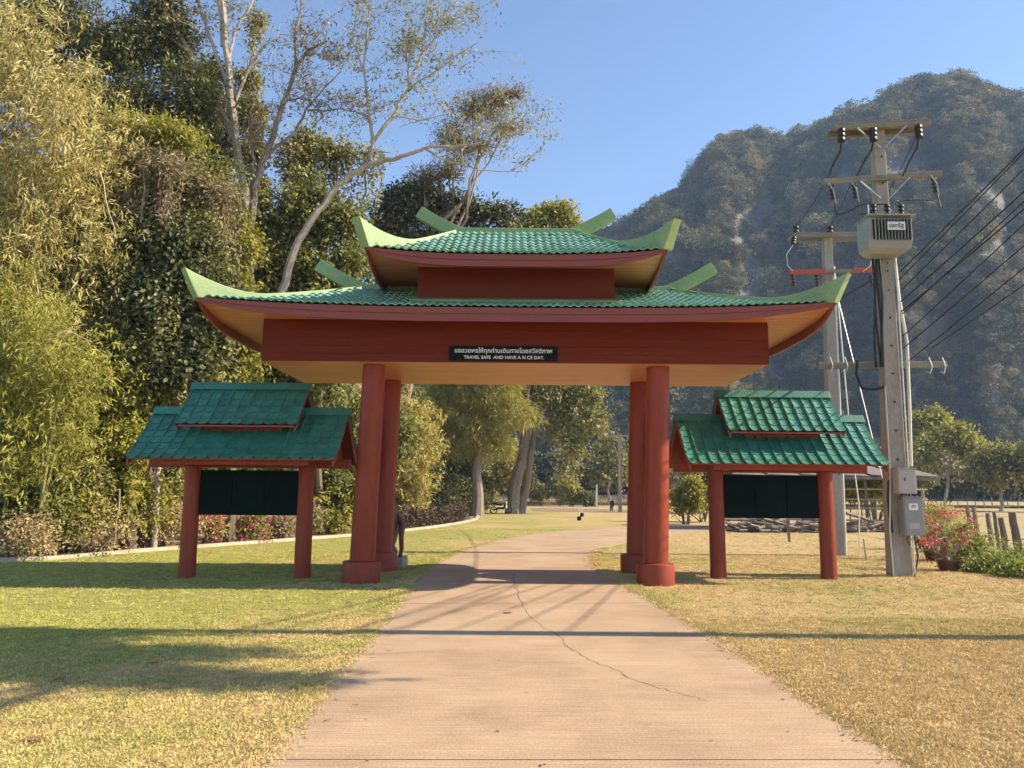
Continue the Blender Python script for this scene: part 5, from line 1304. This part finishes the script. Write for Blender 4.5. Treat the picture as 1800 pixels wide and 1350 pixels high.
# cable harness down the left side, conduit on the right
for k in range(4):
    pts = [Vector((px_at(z) - 0.21 + 0.006 * z + 0.03 * math.sin(z * 2.3 + k * 2) - 0.03 * k, PY - 0.16 + 0.05 * k, z)) for z in np.linspace(4.45, 7.0, 14)]
    mb = MB(PO); mb.tube(pts, 0.022, 6); mb.build('cable_harness', CABLE, pole, smooth=True)
mb = MB(PO); mb.tube([Vector((px_at(z) - 0.235 - 0.02 * math.sin(z * 5), PY - 0.2, z)) for z in np.linspace(0.9, 2.0, 10)], 0.03, 6); mb.build('cable_harness', CABLE, pole, smooth=True)
mb = MB(PO); mb.tube([(7.62, PY + 0.1, 4.62), (7.55, PY + 0.02, 4.3), (7.62, PY - .05, 3.98), (7.85, PY - .12, 3.95), (8.05, PY - 0.15, 4.0)], 0.03, 7); mb.build('cable_loop', CABLE, pole, smooth=True)
mb = MB(PO); mb.tube([(px_at(7) + 0.20, PY - 0.1, 7.0), (px_at(6) + 0.22, PY - 0.16, 6.0), (px_at(5) + 0.32, PY - 0.2, 5.0), (px_at(4) + 0.30, PY - 0.2, 3.6), (px_at(3) + 0.26, PY - 0.2, 2.3)], 0.032, 8); mb.build('conduit', PVC, pole, smooth=True)
mb = MB(PO); mb.tube([(px_at(6.8) + 0.165, PY - 0.215, 6.8), (px_at(4) + 0.175, PY - 0.23, 4), (px_at(0) + 0.20, PY - 0.25, 0.0)], 0.018, 6); mb.build('conduit', PVC, pole, smooth=True)
mb = MB(PO); mb.tube([(px_at(4) - 0.20, PY - 0.2, 4.0), (px_at(2) - 0.20, PY - 0.22, 2.1), (px_at(1) - 0.27, PY - 0.24, 1.0), (px_at(0) - 0.24, PY - 0.24, 0)], 0.016, 6); mb.build('conduit', PVC, pole, smooth=True)
mb = MB(PO); mb.tube([(px_at(1) + 0.25, PY - 0.2, 0.85), (px_at(1) + 0.30, PY - 0.2, 0.4), (px_at(0) + 0.18, PY - 0.26, 0)], 0.018, 6); mb.build('conduit', CABLE, pole, smooth=True)
# transformer
tx0, tx1, ty0, ty1, tz0, tz1 = 7.64, 8.60, PY - 0.80, PY - 0.18, 6.86, 7.63
tb = thing('transformer', ((tx0 + tx1) / 2, (ty0 + ty1) / 2, tz0), 'grey finned transformer hung high on the concrete pole', 'transformer'); TO = Vector(tb.location)
mb = MB(TO); vs = []
for z, ins in ((tz0 + 0.26, 0.0), (tz1, 0.0)): vs += [(tx0 + ins, ty0 + .1, z), (tx1 - ins, ty0 + .1, z), (tx1 - ins, ty1, z), (tx0 + ins, ty1, z)]
vs += [(tx0 + .02, ty0 + .14, tz0 + .1), (tx1 - .02, ty0 + .14, tz0 + .1), (tx1 - .02, ty1, tz0 + .1), (tx0 + .02, ty1, tz0 + .1), (tx0 + .16, ty0 + .25, tz0), (tx1 - .16, ty0 + .25, tz0), (tx1 - .16, ty1, tz0), (tx0 + .16, ty1, tz0)]
mb.add(vs, [(4, 5, 6, 7), (0, 1, 5, 4), (1, 2, 6, 5), (2, 3, 7, 6), (3, 0, 4, 7), (8, 9, 1, 0), (9, 10, 2, 1), (10, 11, 3, 2), (11, 8, 0, 3), (12, 13, 9, 8), (13, 14, 10, 9), (14, 15, 11, 10), (15, 12, 8, 11), (15, 14, 13, 12)]); mb.build('tank', TANK, tb, bevel=0.015)
for k in range(12):
    x = tx0 + 0.14 + k * (tx1 - tx0 - 0.20) / 11
    mb = MB(TO); mb.box(x - 0.006, x + 0.006, ty0 + 0.02, ty0 + .10, tz0 + 0.26, tz1 - 0.04); mb.build('fin', TANK, tb)
mb = MB(TO); mb.box(tx0 + .11, tx1 - .03, ty0 + .075, ty0 + .099, tz0 + 0.28, tz1 - 0.06); mb.build('fin_gap_shade', BLACK, tb)  # black sheet stands in for the shade in the gaps between fins
mb = MB(TO); mb.box(tx0 - .02, tx1 + .02, ty0 - .04, ty1 + .02, tz1, tz1 + 0.03); mb.build('lid', TANK, tb, bevel=0.006)
bush_t = []
for x in (tx0 + 0.22, tx0 + 0.52, tx0 + 0.82):
    insulator(tb, TO, (x, ty0 + .25, tz1 + 0.02), (x, ty0 + .25, tz1 + 0.36), 4, 0.065, name='bushing'); bush_t.append(Vector((x, ty0 + .25, tz1 + 0.36)))
mb = MB(TO); mb.tube([(tx0 + 0.03, ty0 + .1, tz1), (tx0 + .03, ty0 + .1, tz1 + .28)], 0.018, 6); mb.build('vent_pipe', TANK, tb)
mb = MB(TO); mb.box(tx0 + .36, tx0 + .74, ty0 - .045, ty0 - .033, tz0 + .44, tz0 + .62); s_ = mb.build('name_panel', WHITE, tb)
lo2 = lettering('เอกรัฐ', (tx0 + .55, ty0 - .050, tz0 + .53), 0.31, solid('blue_lettering', (0.03, 0.04, 0.10), 0.5), s_, TO, 0.12)
for fz, bz in zip((fuse[0], fuse[1], fuse[2]), bush_t):
    mid = (fz + bz) / 2; out = -0.35 if fz.x < 8 else 0.0
    pts = [fz, fz + Vector((0.02, -0.03, -0.30)), Vector((fz.x + 0.25, mid.y, min(fz.z, bz.z) - 0.15)) if fz.x < 8 else Vector((fz.x - 0.15, mid.y, bz.z + 0.12)), bz + Vector((0.0, 0, 0.10)) if fz.x > 8 else bz + Vector((-0.25, 0, -0.02)), bz]
    Q = [Vector((*p, 0)) + Vector((0, 0, 0)) for p in smooth([(p.x, p.z) for p in pts], 5)]
    ysl = np.linspace(fz.y, bz.y, len(Q)); mb = MB(TO); mb.tube([(q.x, y_, q.y) for q, y_ in zip(Q, ysl)], 0.014, 6); mb.build('lead', CABLE, tb, smooth=True)
for tp, x2 in zip(tops, (7.05, 7.68, 8.70)):
    mb = MB(PO); mb.tube([tp, tp.lerp(Vector((x2, PY - .3, 8.75)), .25) + Vector((.05, 0, 0)), tp.lerp(Vector((x2, PY - .3, 8.75)), .6), Vector((x2, PY - .25, 8.75))], [0.03, 0.028, 0.024, 0.014], 6); mb.build('dropper', CABLE, pole, smooth=True)
# boxes on the pole
for (x0, x1, z0, z1, mt, nm, lab) in ((8.08, 8.47, 1.72, 2.24, GREYL, 'junction_box', 'plain light grey box on the concrete pole, above the meter cabinet'), (8.17, 8.58, 0.86, 1.64, GREYB, 'meter_cabinet', 'dark grey meter cabinet with two pale stickers low on the concrete pole')):
    y1 = PY - 0.21; y0 = y1 - 0.24; t = thing(nm, ((x0 + x1) / 2, y0, z0), lab, 'electrical box'); O = Vector(t.location)
    mb = MB(O); mb.box(x0, x1, y0, y1, z0, z1); mb.build('case', mt, t, bevel=0.008)
    mb = MB(O); mb.box(x0 - .012, x1 + .012, y0 - .03, y1, z1, z1 + .02); mb.build('hood', mt, t)
    mb = MB(O); mb.box(x0 + .02, x1 - .02, y0 - .012, y0 - .001, z0 + .02, z1 - .02); d_ = mb.build('door', mt, t, bevel=0.004)
    if nm == 'meter_cabinet':
        mb = MB(O); mb.box(x0 + .10, x0 + .29, y0 - .016, y0 - .013, z1 - .26, z1 - .12); k_s = mb.build('sticker', WHITE, d_)
        mb = MB(O); mb.tube([(x0 + .195 + .035 * math.cos(a), y0 - .019, z1 - .19 + .035 * math.sin(a)) for a in np.linspace(-0.5, 3.6, 12)], 0.006, 5); mb.tube([(x0 + .195, y0 - .019, z1 - .17), (x0 + .195, y0 - .019, z1 - .205)], 0.006, 5); mb.build('emblem', BLACK, d_)
        mb = MB(O); mb.box(x0 + .10, x0 + .30, y0 - .016, y0 - .013, z0 + .14, z0 + .26); mb.build('sticker', GREYL, d_)
    else:
        mb = MB(O); mb.box(x0 + .13, x0 + .15, y0 - .02, y0 - .012, z0 + .27, z0 + .33); mb.build('latch', BLACK, d_)
    for q in (-1, 1):
        mb = MB(O); mb.tube([((x0 + x1) / 2 + q * .08, y0 + .1, z0), ((x0 + x1) / 2 + q * .12, y0 + .12, z0 - .09), ((x0 + x1) / 2 + q * .05, y0 + .14, z0 - .2)], 0.014, 5); mb.build('cable', CABLE, t)
# second pole behind
P2 = Vector((9.10, 21.9, 0))
pole2 = thing('utility_pole', tuple(P2), 'second concrete pole with red lower crossarm behind the sunny notice board', 'utility pole')
mb = MB(P2); mb.beam(P2 - Vector((0, 0, .1)), P2 + Vector((0.18, 0, 9.3)), 0.36, 0.34, up=(0, 1, 0), w2=0.24, h2=0.22); mb.build('shaft', CONC, pole2, bevel=0.02)
for dy in (-.2, .2):
    mb = MB(P2); mb.beam((8.22, 21.9 + dy, 9.22), (10.62, 21.9 + dy, 9.25), 0.10, 0.13); mb.build('crossarm', ARMW, pole2, bevel=0.01)
mb = MB(P2); mb.beam((8.05, 21.68, 8.08), (9.12, 21.68, 8.12), 0.09, 0.12); mb.build('red_crossarm', REDARM, pole2, bevel=0.01)
mb = MB(P2); mb.beam((9.9, 21.68, 8.15), (10.55, 21.68, 8.17), 0.09, 0.12); mb.build('red_crossarm', REDARM, pole2, bevel=0.01)
mb = MB(P2); mb.beam((9.12, 21.69, 8.12), (9.9, 21.69, 8.15), 0.07, 0.09); mb.build('crossarm', ARMW, pole2)
for x in (8.30, 9.30, 10.45): insulator(pole2, P2, (x, 21.7, 9.28), (x, 21.7, 9.52), 2, 0.09)
for x in (8.22, 10.20): insulator(pole2, P2, (x, 21.65, 9.12), (x - .1, 21.5, 8.85), 3, 0.075)
for x in (8.12, 8.80, 10.38): insulator(pole2, P2, (x, 21.62, 8.0), (x + .02, 21.6, 7.62), 4, 0.06)
for x, dx in ((8.12, -.2), (10.15, .25)):
    mb = MB(P2); mb.tube([(x, 21.5, 8.85), (x + dx, 21.5, 8.55), (x + dx * .8, 21.55, 8.25), (x, 21.6, 8.1)], 0.014, 5); mb.build('lead', PVC, pole2)
mb = MB(P2); mb.tube([P2 + Vector((.22, -.12, 0)), P2 + Vector((.30, -.12, 8.3))], 0.03, 6); mb.build('conduit', PVC, pole2)
mb = MB(P2); mb.tube([P2 + Vector((.55, -.2, 0)), P2 + Vector((.62, -.2, 1.4)), P2 + Vector((.50, -.18, 3)), P2 + Vector((.33, -.12, 8))], 0.018, 6); mb.build('conduit', PVC, pole2)
# third pole, out of frame to the right: the lines run to it and its shadow crosses the road
P3 = Vector((10.3, 9.55, 0))
pole3 = thing('utility_pole', tuple(P3), 'concrete pole out of view on the right whose shadow crosses the road', 'utility pole')
mb = MB(P3); mb.beam(P3 - Vector((0, 0, .1)), P3 + Vector((0, 0, 12.2)), 0.40, 0.36, up=(0, 1, 0), w2=0.26, h2=0.24); mb.build('shaft', CONC, pole3)
for z in (11.9, 10.6):
    mb = MB(P3); mb.beam((9.1, 9.3, z), (11.5, 9.3, z), 0.1, 0.13); mb.build('crossarm', ARMW, pole3)
wires = []
for (sx_, sy_), ey in (((1582, 478), 258), ((1580, 492), 264), ((1584, 510), 293), ((1584, 530), 333), ((1586, 552), 350), ((1584, 548), 364), ((1588, 590), 390), ((1600, 632), 467), ((1640, 610), 497), ((1588, 612), 428)):
    a = at(sx_, sy_, PY - 0.22); e_ = at(1800, ey, PY - 0.22 - 2.9); k_ = (a.y - 9.35) / 2.9
    wires.append((a, a + (e_ - a) * k_))
for k, (a, b) in enumerate(wires):
    t = tag(MB().tube(cablept(a, b, 0.04, 20), 0.015 if k in (0, 3, 5) else 0.012, 6).build('power_cable', CABLE, None, smooth=True), ('topmost', 'second', 'third', 'fourth', 'fifth', 'thick sixth', 'seventh', 'lowest', 'second lowest', 'third lowest')[k] + ' black cable from the transformer pole to the upper right', 'cable', 'cables to the upper right')
for a, b, lab in (((7.05, PY - .2, 8.75), (8.30, 21.7, 9.5), 'left'), ((7.6, PY - .2, 8.7), (9.30, 21.7, 9.5), 'middle'), ((9.36, PY + .2, 10.0), (10.45, 21.7, 9.5), 'right')):
    tag(MB().tube(cablept(a, b, 0.10), 0.011, 6).build('power_cable', CABLE, None, smooth=True), lab + ' thin cable strung between the tops of the two concrete poles', 'cable', 'cables between the two poles')
tag(MB().tube(cablept((px_at(6.5), PY - .2, 6.6), (1.8, 60, 7.2), 1.2, 30), 0.014, 5).build('power_cable', CABLE, None, smooth=True), 'cable descending left from the concrete pole behind the roof tip', 'cable')
# stays and stake behind the kiosk
tag(MB().tube([(9.30, 21.7, 8.0), (9.62, 19.4, 0.45)], 0.012, 5).build('stay_wire', GALV), 'pale stay wire running down to the dark stake', 'wire')
p = Vector((9.62, 19.4, 0)); tag(MB().beam(p - Vector((0, 0, .05)), p + Vector((-.03, 0, .62)), 0.10, 0.10).build('stake', OLDWOOD, None, bevel=.01), 'short dark wooden stake in the lawn left of the concrete pole', 'stake')
p = ground(1388, 953); tag(MB().beam(p - Vector((0, 0, .05)), p + Vector((-.05, 0, .75)), 0.07, 0.07).build('stake', OLDWOOD), 'thin dark stake seen below the sunny board', 'stake')
t = tag(MB().tube([(9.2, 20.3, 0.0), (9.16, 20.3, 0.55)], 0.02, 5).build('stake', GALV), 'thin metal rod in the lawn beside the dark stake', 'stake')

# ------------------------------------------------------------------ pole-barn and woodpile behind the right kiosk
sb = Vector((17.2, 38.5, 0)); shed = thing('pole_barn', tuple(sb), 'rough open pole-barn of grey timber behind the second pole', 'shelter')
for x in np.arange(-6.0, 2.8, 1.9):
    for dy in (-1.6, 1.6):
        mb = MB(sb); mb.tube([sb + Vector((x, dy, -.05)), sb + Vector((x + random.uniform(-.1, .1), dy, 2.75))], 0.07, 6); mb.build('post', OLDWOOD, shed)
for z in (0.55, 1.05, 1.5, 1.95):
    mb = MB(sb); mb.tube([sb + Vector((-6.2, -1.62, z + random.uniform(-.08, .08))), sb + Vector((2.6, -1.62, z + random.uniform(-.08, .08)))], 0.045, 6); mb.build('rail', BAMBOOW, shed)
for x in np.arange(-6.0, 2.6, 0.62):
    mb = MB(sb); mb.tube([sb + Vector((x, 1.5, 0)), sb + Vector((x + random.uniform(-.2, .2), 1.5, 2.2))], 0.035, 5); mb.build('stud', OLDWOOD, shed)
for k in range(6):
    x0_, x1_ = -6.8 + k * 1.62, -6.8 + (k + 1) * 1.62 - .02
    vs = [(sb.x + x, sb.y + y, z) for x, y, z in ((x0_, -2.3, 2.62), (x1_, -2.3, 2.55), (x1_, 2.3, 3.35), (x0_, 2.3, 3.42))]; vs += [(x, y, z - .05) for x, y, z in vs]
    mb = MB(sb); mb.add(vs, [(0, 1, 2, 3), (7, 6, 5, 4), (0, 4, 5, 1), (1, 5, 6, 2), (2, 6, 7, 3), (3, 7, 4, 0)]); mb.build('roof_sheet', ZINC, shed)
mb = MB(sb); mb.beam(sb + Vector((-6.8, -2.25, 2.5)), sb + Vector((2.9, -2.25, 2.42)), .1, .12); mb.build('rafter', OLDWOOD, shed)
def logs(name, label, x0, x1, Y, h, n, mat):
    b = Vector(((x0 + x1) / 2, Y, 0)); t = thing(name, tuple(b), label, 'woodpile'); log = MB(); log.tube([(-.6, 0, 0), (0, 0.02, 0.01), (.6, 0, 0)], [.055, .06, .05], 6); lm = log.mesh('log', True); lm.materials.append(mat)
    for i in range(n):
        o = bpy.data.objects.new('log', lm); COL.objects.link(o); o.parent = t
        o.location = (random.uniform(x0, x1) - b.x, random.uniform(-.5, .5), 0.05 + abs(random.gauss(0, .5)) * h); o.rotation_euler = (0, random.uniform(-.25, .25), random.uniform(-.7, .7)); k = random.uniform(.6, 1.3); o.scale = (k, k, k)
logs('woodpile', 'low pile of grey logs in the grass seen under the sunny board', 10.0, 15.3, 34.8, 0.45, 120, OLDWOOD)
logs('woodpile', 'jumbled brushwood heap in front of the pole-barn', 15.4, 20.5, 35.8, 0.5, 130, OLDWOOD)

# ------------------------------------------------------------------ right side: flower pots, fence stumps, weeds
G6 = np.random.default_rng(61)
def potted(px_, py, label, sc_, fm):
    b = ground(px_, py); t = thing('potted_bougainvillea', tuple(b), label, 'potted plant', 'potted bougainvilleas by the pole'); R0 = 0.25 * sc_
    mb = MB(b); mb.lathe(tuple(b), [(R0 * .72, -0.01), (R0 * .95, .10 * sc_), (R0 * 1.06, .20 * sc_), (R0 * 1.12, .22 * sc_), (R0 * 1.12, .25 * sc_), (R0 * .98, .25 * sc_), (R0 * .95, .20 * sc_)], 20); mb.build('pot', POT, t, smooth=True)
    mb = MB(b); tips = []
    for k in range(9):
        a = G6.uniform(0, 6.28); ln = G6.uniform(.7, 1.25) * sc_; d = Vector((math.cos(a) * .55, math.sin(a) * .4, 1)).normalized()
        P = wobble(b + Vector((0, 0, .15)), b + Vector((0, 0, .15)) + d * ln, 5, .12, G6); mb.tube(P, [.022, .018, .014, .011, .008, .005], 5, cap=False); tips += P[2:]
        for q in range(3):
            e = P[2 + q] + Vector(G6.normal(0, .22, 3)); mb.tube(wobble(P[2 + q], e, 3, .04, G6), [.009, .007, .005, .003], 4, cap=False); tips.append(e)
    mb.build('stems', PALEBARK, t)
    T = np.array([tuple(p) for p in tips]); S = T[G6.integers(0, len(T), 150)] + G6.normal(0, .09, (150, 3)); leafobj('foliage', [clump_leaves(S, unit(G6.normal(size=S.shape)), G6, 5, .05, .07, .04, .2)], L_WEED, t)
    ft = T[G6.integers(0, len(T), 26)] + G6.normal(0, .05, (26, 3)); leafobj('flowers', [clump_leaves(ft, unit(G6.normal(size=ft.shape)), G6, 14, .065, .06, .055, 0)], fm, t)
potted(1669, 1003, 'coral bougainvillea in a round brown pot, nearest of the potted ones', 1.0, L_CORAL)
potted(1645, 986, 'pink bougainvillea in a brown pot just behind the nearest pot', 1.05, L_PINK)
potted(1630, 965, 'pink bougainvillea in a pot half hidden behind the meter cabinet', 1.15, L_PINK)
for k, (px_, pt, pbm, w_, lean, lab) in enumerate(((1712, 893, 960, .13, -12, 'leftmost leaning stump of the old wooden fence row'), (1722, 892, 955, .14, -11, 'forked grey fence stump, second from the left'), (1744, 902, 960, .15, -8, 'dark squared fence stump, third from the left'),
                                           (1757, 900, 966, .12, -10, 'slim pale fence stump, fourth from the left'), (1770, 910, 972, .17, -11, 'thick mossy fence stump left of the tallest'), (1795, 900, 990, .19, -16, 'tallest thick fence stump near the right edge'))):
    b = ground(px_, pbm); top = at(px_ + lean, pt, b.y); t = thing('fence_stump', tuple(b), lab, 'fence post', 'old fence stumps'); mb = MB(b)
    P = wobble(b - Vector((0, 0, .1)), top, 6, .014, G6); mb.tube(P, [w_ * f for f in (.62, .58, .55, .56, .52, .5, .46)], 7); mb.build('shaft', OLDWOOD, t)
# fence wires are too thin to see; far pale fence posts
for k in range(16):
    px_ = 1608 + k * 15.2 + G6.normal(0, 2); b = ground(px_, 894 + G6.normal(0, .4)); b = Vector((b.x, b.y, 0))
    o = MB(b).beam(b - Vector((0, 0, .1)), b + Vector((G6.normal(0, .06), 0, 1.05 + G6.normal(0, .12))), .10, .10).build('field_post', PALEBARK); o.location = b
    tag(o, 'thin pale post of the fence across the dry field', 'fence post', 'field fence posts')
for px_, py, Y, rx, ry, lab in ((1712, 975, 20.6, 40, 26, 'low weeds at the foot of the leftmost stumps'), (1765, 985, 18.9, 46, 28, 'bushy weeds in front of the thick stumps'), (1800, 1010, 16.6, 36, 24, 'sprawling weeds at the right edge'), (1690, 950, 23.5, 30, 18, 'yellowish weeds behind the potted plants'), (1740, 1000, 17.6, 40, 16, 'flat green weeds nearest the bare earth')):
    bush('weed_patch', lab, px_, py, Y, rx, ry, L_WEED, 420, 8, 0.09, 0.04, G6, 'weeds along the old fence', n=6, cat='weeds')
for px_, py, Y, rx, ry, lab in ((1650, 905, 30, 40, 14, 'tall dry grass tuft in the field behind the pots'), (1720, 925, 28, 50, 12, 'dry grass tuft behind the stumps')):
    bush('grass_tuft', lab, px_, py, Y, rx, ry, L_BAMB, 260, 8, 0.30, 0.02, G6, n=5, cat='grass')

# tree out of view on the right near the camera: only its branch shadows reach the lawn on the left
t = thing('roadside_tree', (10.4, 0.8, 0), 'roadside tree out of view on the right, its branches shade the near lawn', 'tree'); o_ = Vector(t.location); mb = MB(o_)
mb.tube([(10.4, .8, -.1), (10.2, 1.0, 5), (9.4, 2.4, 10.6)], [.35, .28, .2], 9); LP = []
for a in ((9.8, 9.2, 11.0), (11.8, 8.0, 10.9), (8.2, 8.6, 11.6), (7.2, 7.4, 11.2), (10.6, 7.2, 10.6), (6.0, 8.9, 11.8)):
    P = wobble((9.4, 2.4, 10.6), a, 6, .4, G6); mb.tube(P, [.2, .17, .14, .11, .09, .07, .05], 6)
    for q in range(16):
        s = P[4 + q % 3]; e = s + Vector((G6.normal(0, 1.3), G6.normal(0, .35), G6.normal(.1, .35))); mb.tube(wobble(s, e, 3, .08, G6), [.035, .025, .018, .01], 4); LP += [s.lerp(e, .5), e]
mb.build('trunk', GREYBARK, t, smooth=True)
slob = [((8.0, 9.15, 11.3), (3.2, 0.22, 0.5)), ((9.6, 8.25, 11.0), (2.9, 0.26, 0.5)), ((6.4, 8.55, 11.5), (2.2, 0.24, 0.4)), ((8.6, 7.45, 10.8), (3.4, 0.24, 0.4)), ((5.8, 7.2, 11.4), (2.0, 0.25, 0.4)), ((11.6, 7.15, 10.6), (1.6, 0.12, 0.3))]
S, O, q = lobe_points([(c_0, (r_0[0], r_0[1] * 1.5, r_0[2])) for c_0, r_0 in slob], 2200, G6, 0.3, gap=-0.2); leafobj('crown', [clump_leaves(S, O, G6, 9, .16, .17, .09, .3)], L_OLIVE, t)

# ------------------------------------------------------------------ small things on the ground
def deadleaf(p, size, rz, label, curl=.12):
    n = 6; vs, fs = [], []
    for i in range(n + 1):
        s = i / n; w_ = size * .28 * math.sin(math.pi * min(1, s * .94 + .05)) ** .8; z = .002 + size * curl * .5 * (abs(s - .5) * 2) ** 2
        vs += [(-size / 2 + s * size, -w_, z + w_ * .25), (-size / 2 + s * size, 0, z), (-size / 2 + s * size, w_, z + w_ * .2)]
    for i in range(n):
        a, b = 3 * i, 3 * i + 3; fs += [(a, b, b + 1, a + 1), (a + 1, b + 1, b + 2, a + 2)]
    me = bpy.data.meshes.new('fallen_leaf'); me.from_pydata(vs, [], fs); me.update(); o = link('fallen_leaf', me, DEADLEAF); o.location = (p[0], p[1], .018 if -1.6 < p[0] < 2.4 else .012); o.rotation_euler = (0, 0, rz)
    md = o.modifiers.new('thick', 'SOLIDIFY'); md.thickness = .003
    tag(o, label, 'leaf', 'fallen leaves')
for px_, py, sz, rz, lab in ((893, 1080, .17, .35, 'curled brown leaf lying on the road before the gateway'), (60, 1304, .17, .2, 'large dry leaf on the lawn at the lower left'), (136, 1118, .16, .1, 'dark dry leaf in the shadow stripe at left'), (272, 1168, .16, .3, 'dry leaf on the lawn in the middle of the left shadows'), (106, 1196, .14, 1.2, 'upright dry leaf below the left shadows'), (447, 1077, .12, .4, 'small dry leaf on the sunlit strip left of the road'), (1727, 1258, .07, .5, 'small dark leaf on the dry lawn at right')):
    deadleaf(ground(px_, py), sz * .8, rz, lab)

# crumbs of leaf and straw blown over the lawn and along the road edges
bits = []
for k in range(3):
    V, F = leaves(np.array([[0., 0, .004], [.01, .012, .006]]), np.array([[1., .2, .15], [-.4, 1, .1]]), np.array([[0., 0, 1], [0.2, 0, 1]]), np.array([.05, .035]) * (1 + .3 * k), np.array([.022, .014]), .3)
    me = npmesh('leaf_bit', V, F); me.materials.append(DEADLEAF); bits.append(me)
n = 620; by = 4.8 + 18 * G6.uniform(0, 1, n) ** 1.3; bx = G6.uniform(-1, 1, n) * (by * .7)
e_n = 420; ey_ = 4.8 + 16 * G6.uniform(0, 1, e_n); side_ = G6.uniform(0, 1, e_n) < .5
ex_ = np.where(side_, np.interp(ey_, [a[1] for a, b in ST], [a[0] for a, b in ST]) + np.abs(G6.normal(0, .14, e_n)), np.interp(ey_, [b[1] for a, b in ST], [b[0] for a, b in ST]) - np.abs(G6.normal(0, .14, e_n)))
kp = (G6.uniform(0, 1, n) < .22) | (bx < np.interp(by, [a[1] for a, b in ST], [a[0] for a, b in ST])) | (bx > np.interp(by, [b[1] for a, b in ST], [b[0] for a, b in ST])); bx, by = bx[kp], by[kp]; n = len(bx)
BPt = np.stack([np.concatenate([bx, ex_]), np.concatenate([by, ey_]), np.full(n + e_n, .019)], 1); n = len(BPt)
scatter('leaf_litter', BPt, np.stack([G6.normal(0, .2, n), G6.normal(0, .2, n), G6.uniform(0, 6.28, n)], 1), G6.uniform(.35, 1.0, n), G6.integers(0, 3, n), bits, 'scattered crumbs of dry leaf on the lawn and along the road edges', 'leaf litter')

# grass: short blades over the lawn near the camera and along the road edges
tuft = []
for k in range(5):
    nb = 16; P = np.stack([G6.normal(0, .030, nb), G6.normal(0, .030, nb), np.zeros(nb)], 1); D = unit(np.stack([G6.normal(0, .7, nb), G6.normal(0, .7, nb), G6.uniform(.25, .9, nb)], 1))
    V, F = leaves(P, D, unit(G6.normal(size=(nb, 3)) + np.array([0, 0, .3])), G6.uniform(.014, .030, nb), np.full(nb, .0045), .05)
    me = npmesh('grass_tuft', V, F); me.materials.append(BLADE); tuft.append(me)
ryl = np.array([a[1] for a, b in ST]); rxl = np.array([a[0] for a, b in ST]); ryr = np.array([b[1] for a, b in ST]); rxr = np.array([b[0] for a, b in ST])
def lawn_pts(n, y0, y1):
    y = y0 + (y1 - y0) * G6.uniform(0, 1, n) ** 0.8; x = G6.uniform(-1, 1, n) * (y * .72 + .4)
    edge = np.array([mnoise.noise(Vector((q * 1.6, 2, 0))) for q in y]) * .10
    ok = (x < np.interp(y, ryl, rxl) + .02 + edge) | (x > np.interp(y, ryr, rxr) - .02 + edge)
    kx = np.interp(y, [14.5, 18.1, 21.3, 25, 29, 32], [-16, -11.6, -9.8, -8, -6, -4.7]); ok &= (x > kx + .1) & ~((x > 12.5) & (y > 21))
    return np.stack([x[ok], y[ok], np.full(ok.sum(), .001)], 1)
GP = np.concatenate([lawn_pts(66000, 4.4, 11), lawn_pts(30000, 11, 22), lawn_pts(16000, 20, 36)])
e = []
for (pa, pb_) in ST:
    if 4 < pa[1] < 26:
        for _ in range(90):
            yy_ = pa[1] + G6.uniform(-.6, .6); e.append((np.interp(yy_, ryl, rxl) + G6.normal(-.01, .07), yy_, .012)); yy_ = pb_[1] + G6.uniform(-.6, .6); e.append((np.interp(yy_, ryr, rxr) + G6.normal(.01, .07), yy_, .012))
GP = np.concatenate([GP, np.array(e)]); n = len(GP)
scatter('lawn_grass', GP, np.stack([G6.normal(0, .1, n), G6.normal(0, .1, n), G6.uniform(0, 6.28, n)], 1), G6.uniform(.7, 1.35, n) * np.where(GP[:, 1] > 11, 1.3, 1.0), G6.integers(0, 5, n), tuft, 'short dry yellow-green lawn grass on both sides of the road', 'grass')

# ------------------------------------------------------------------ haze
hz = MB(); hz.box(-520, 820, -60, 560, -1.0, 240); ho_ = hz.build('haze', None); tag(ho_, 'thin blue morning haze in the valley air', 'haze', kind='stuff')
hm = bpy.data.materials.new('haze'); hm.use_nodes = True; t_ = hm.node_tree; t_.nodes.remove(t_.nodes['Principled BSDF'])
pv = t_.nodes.new('ShaderNodeVolumePrincipled'); pv.inputs['Color'].default_value = (0.50, 0.68, 1.0, 1); pv.inputs['Density'].default_value = 0.00042; pv.inputs['Anisotropy'].default_value = 0.0
t_.links.new(pv.outputs[0], t_.nodes['Material Output'].inputs['Volume']); ho_.data.materials.append(hm)
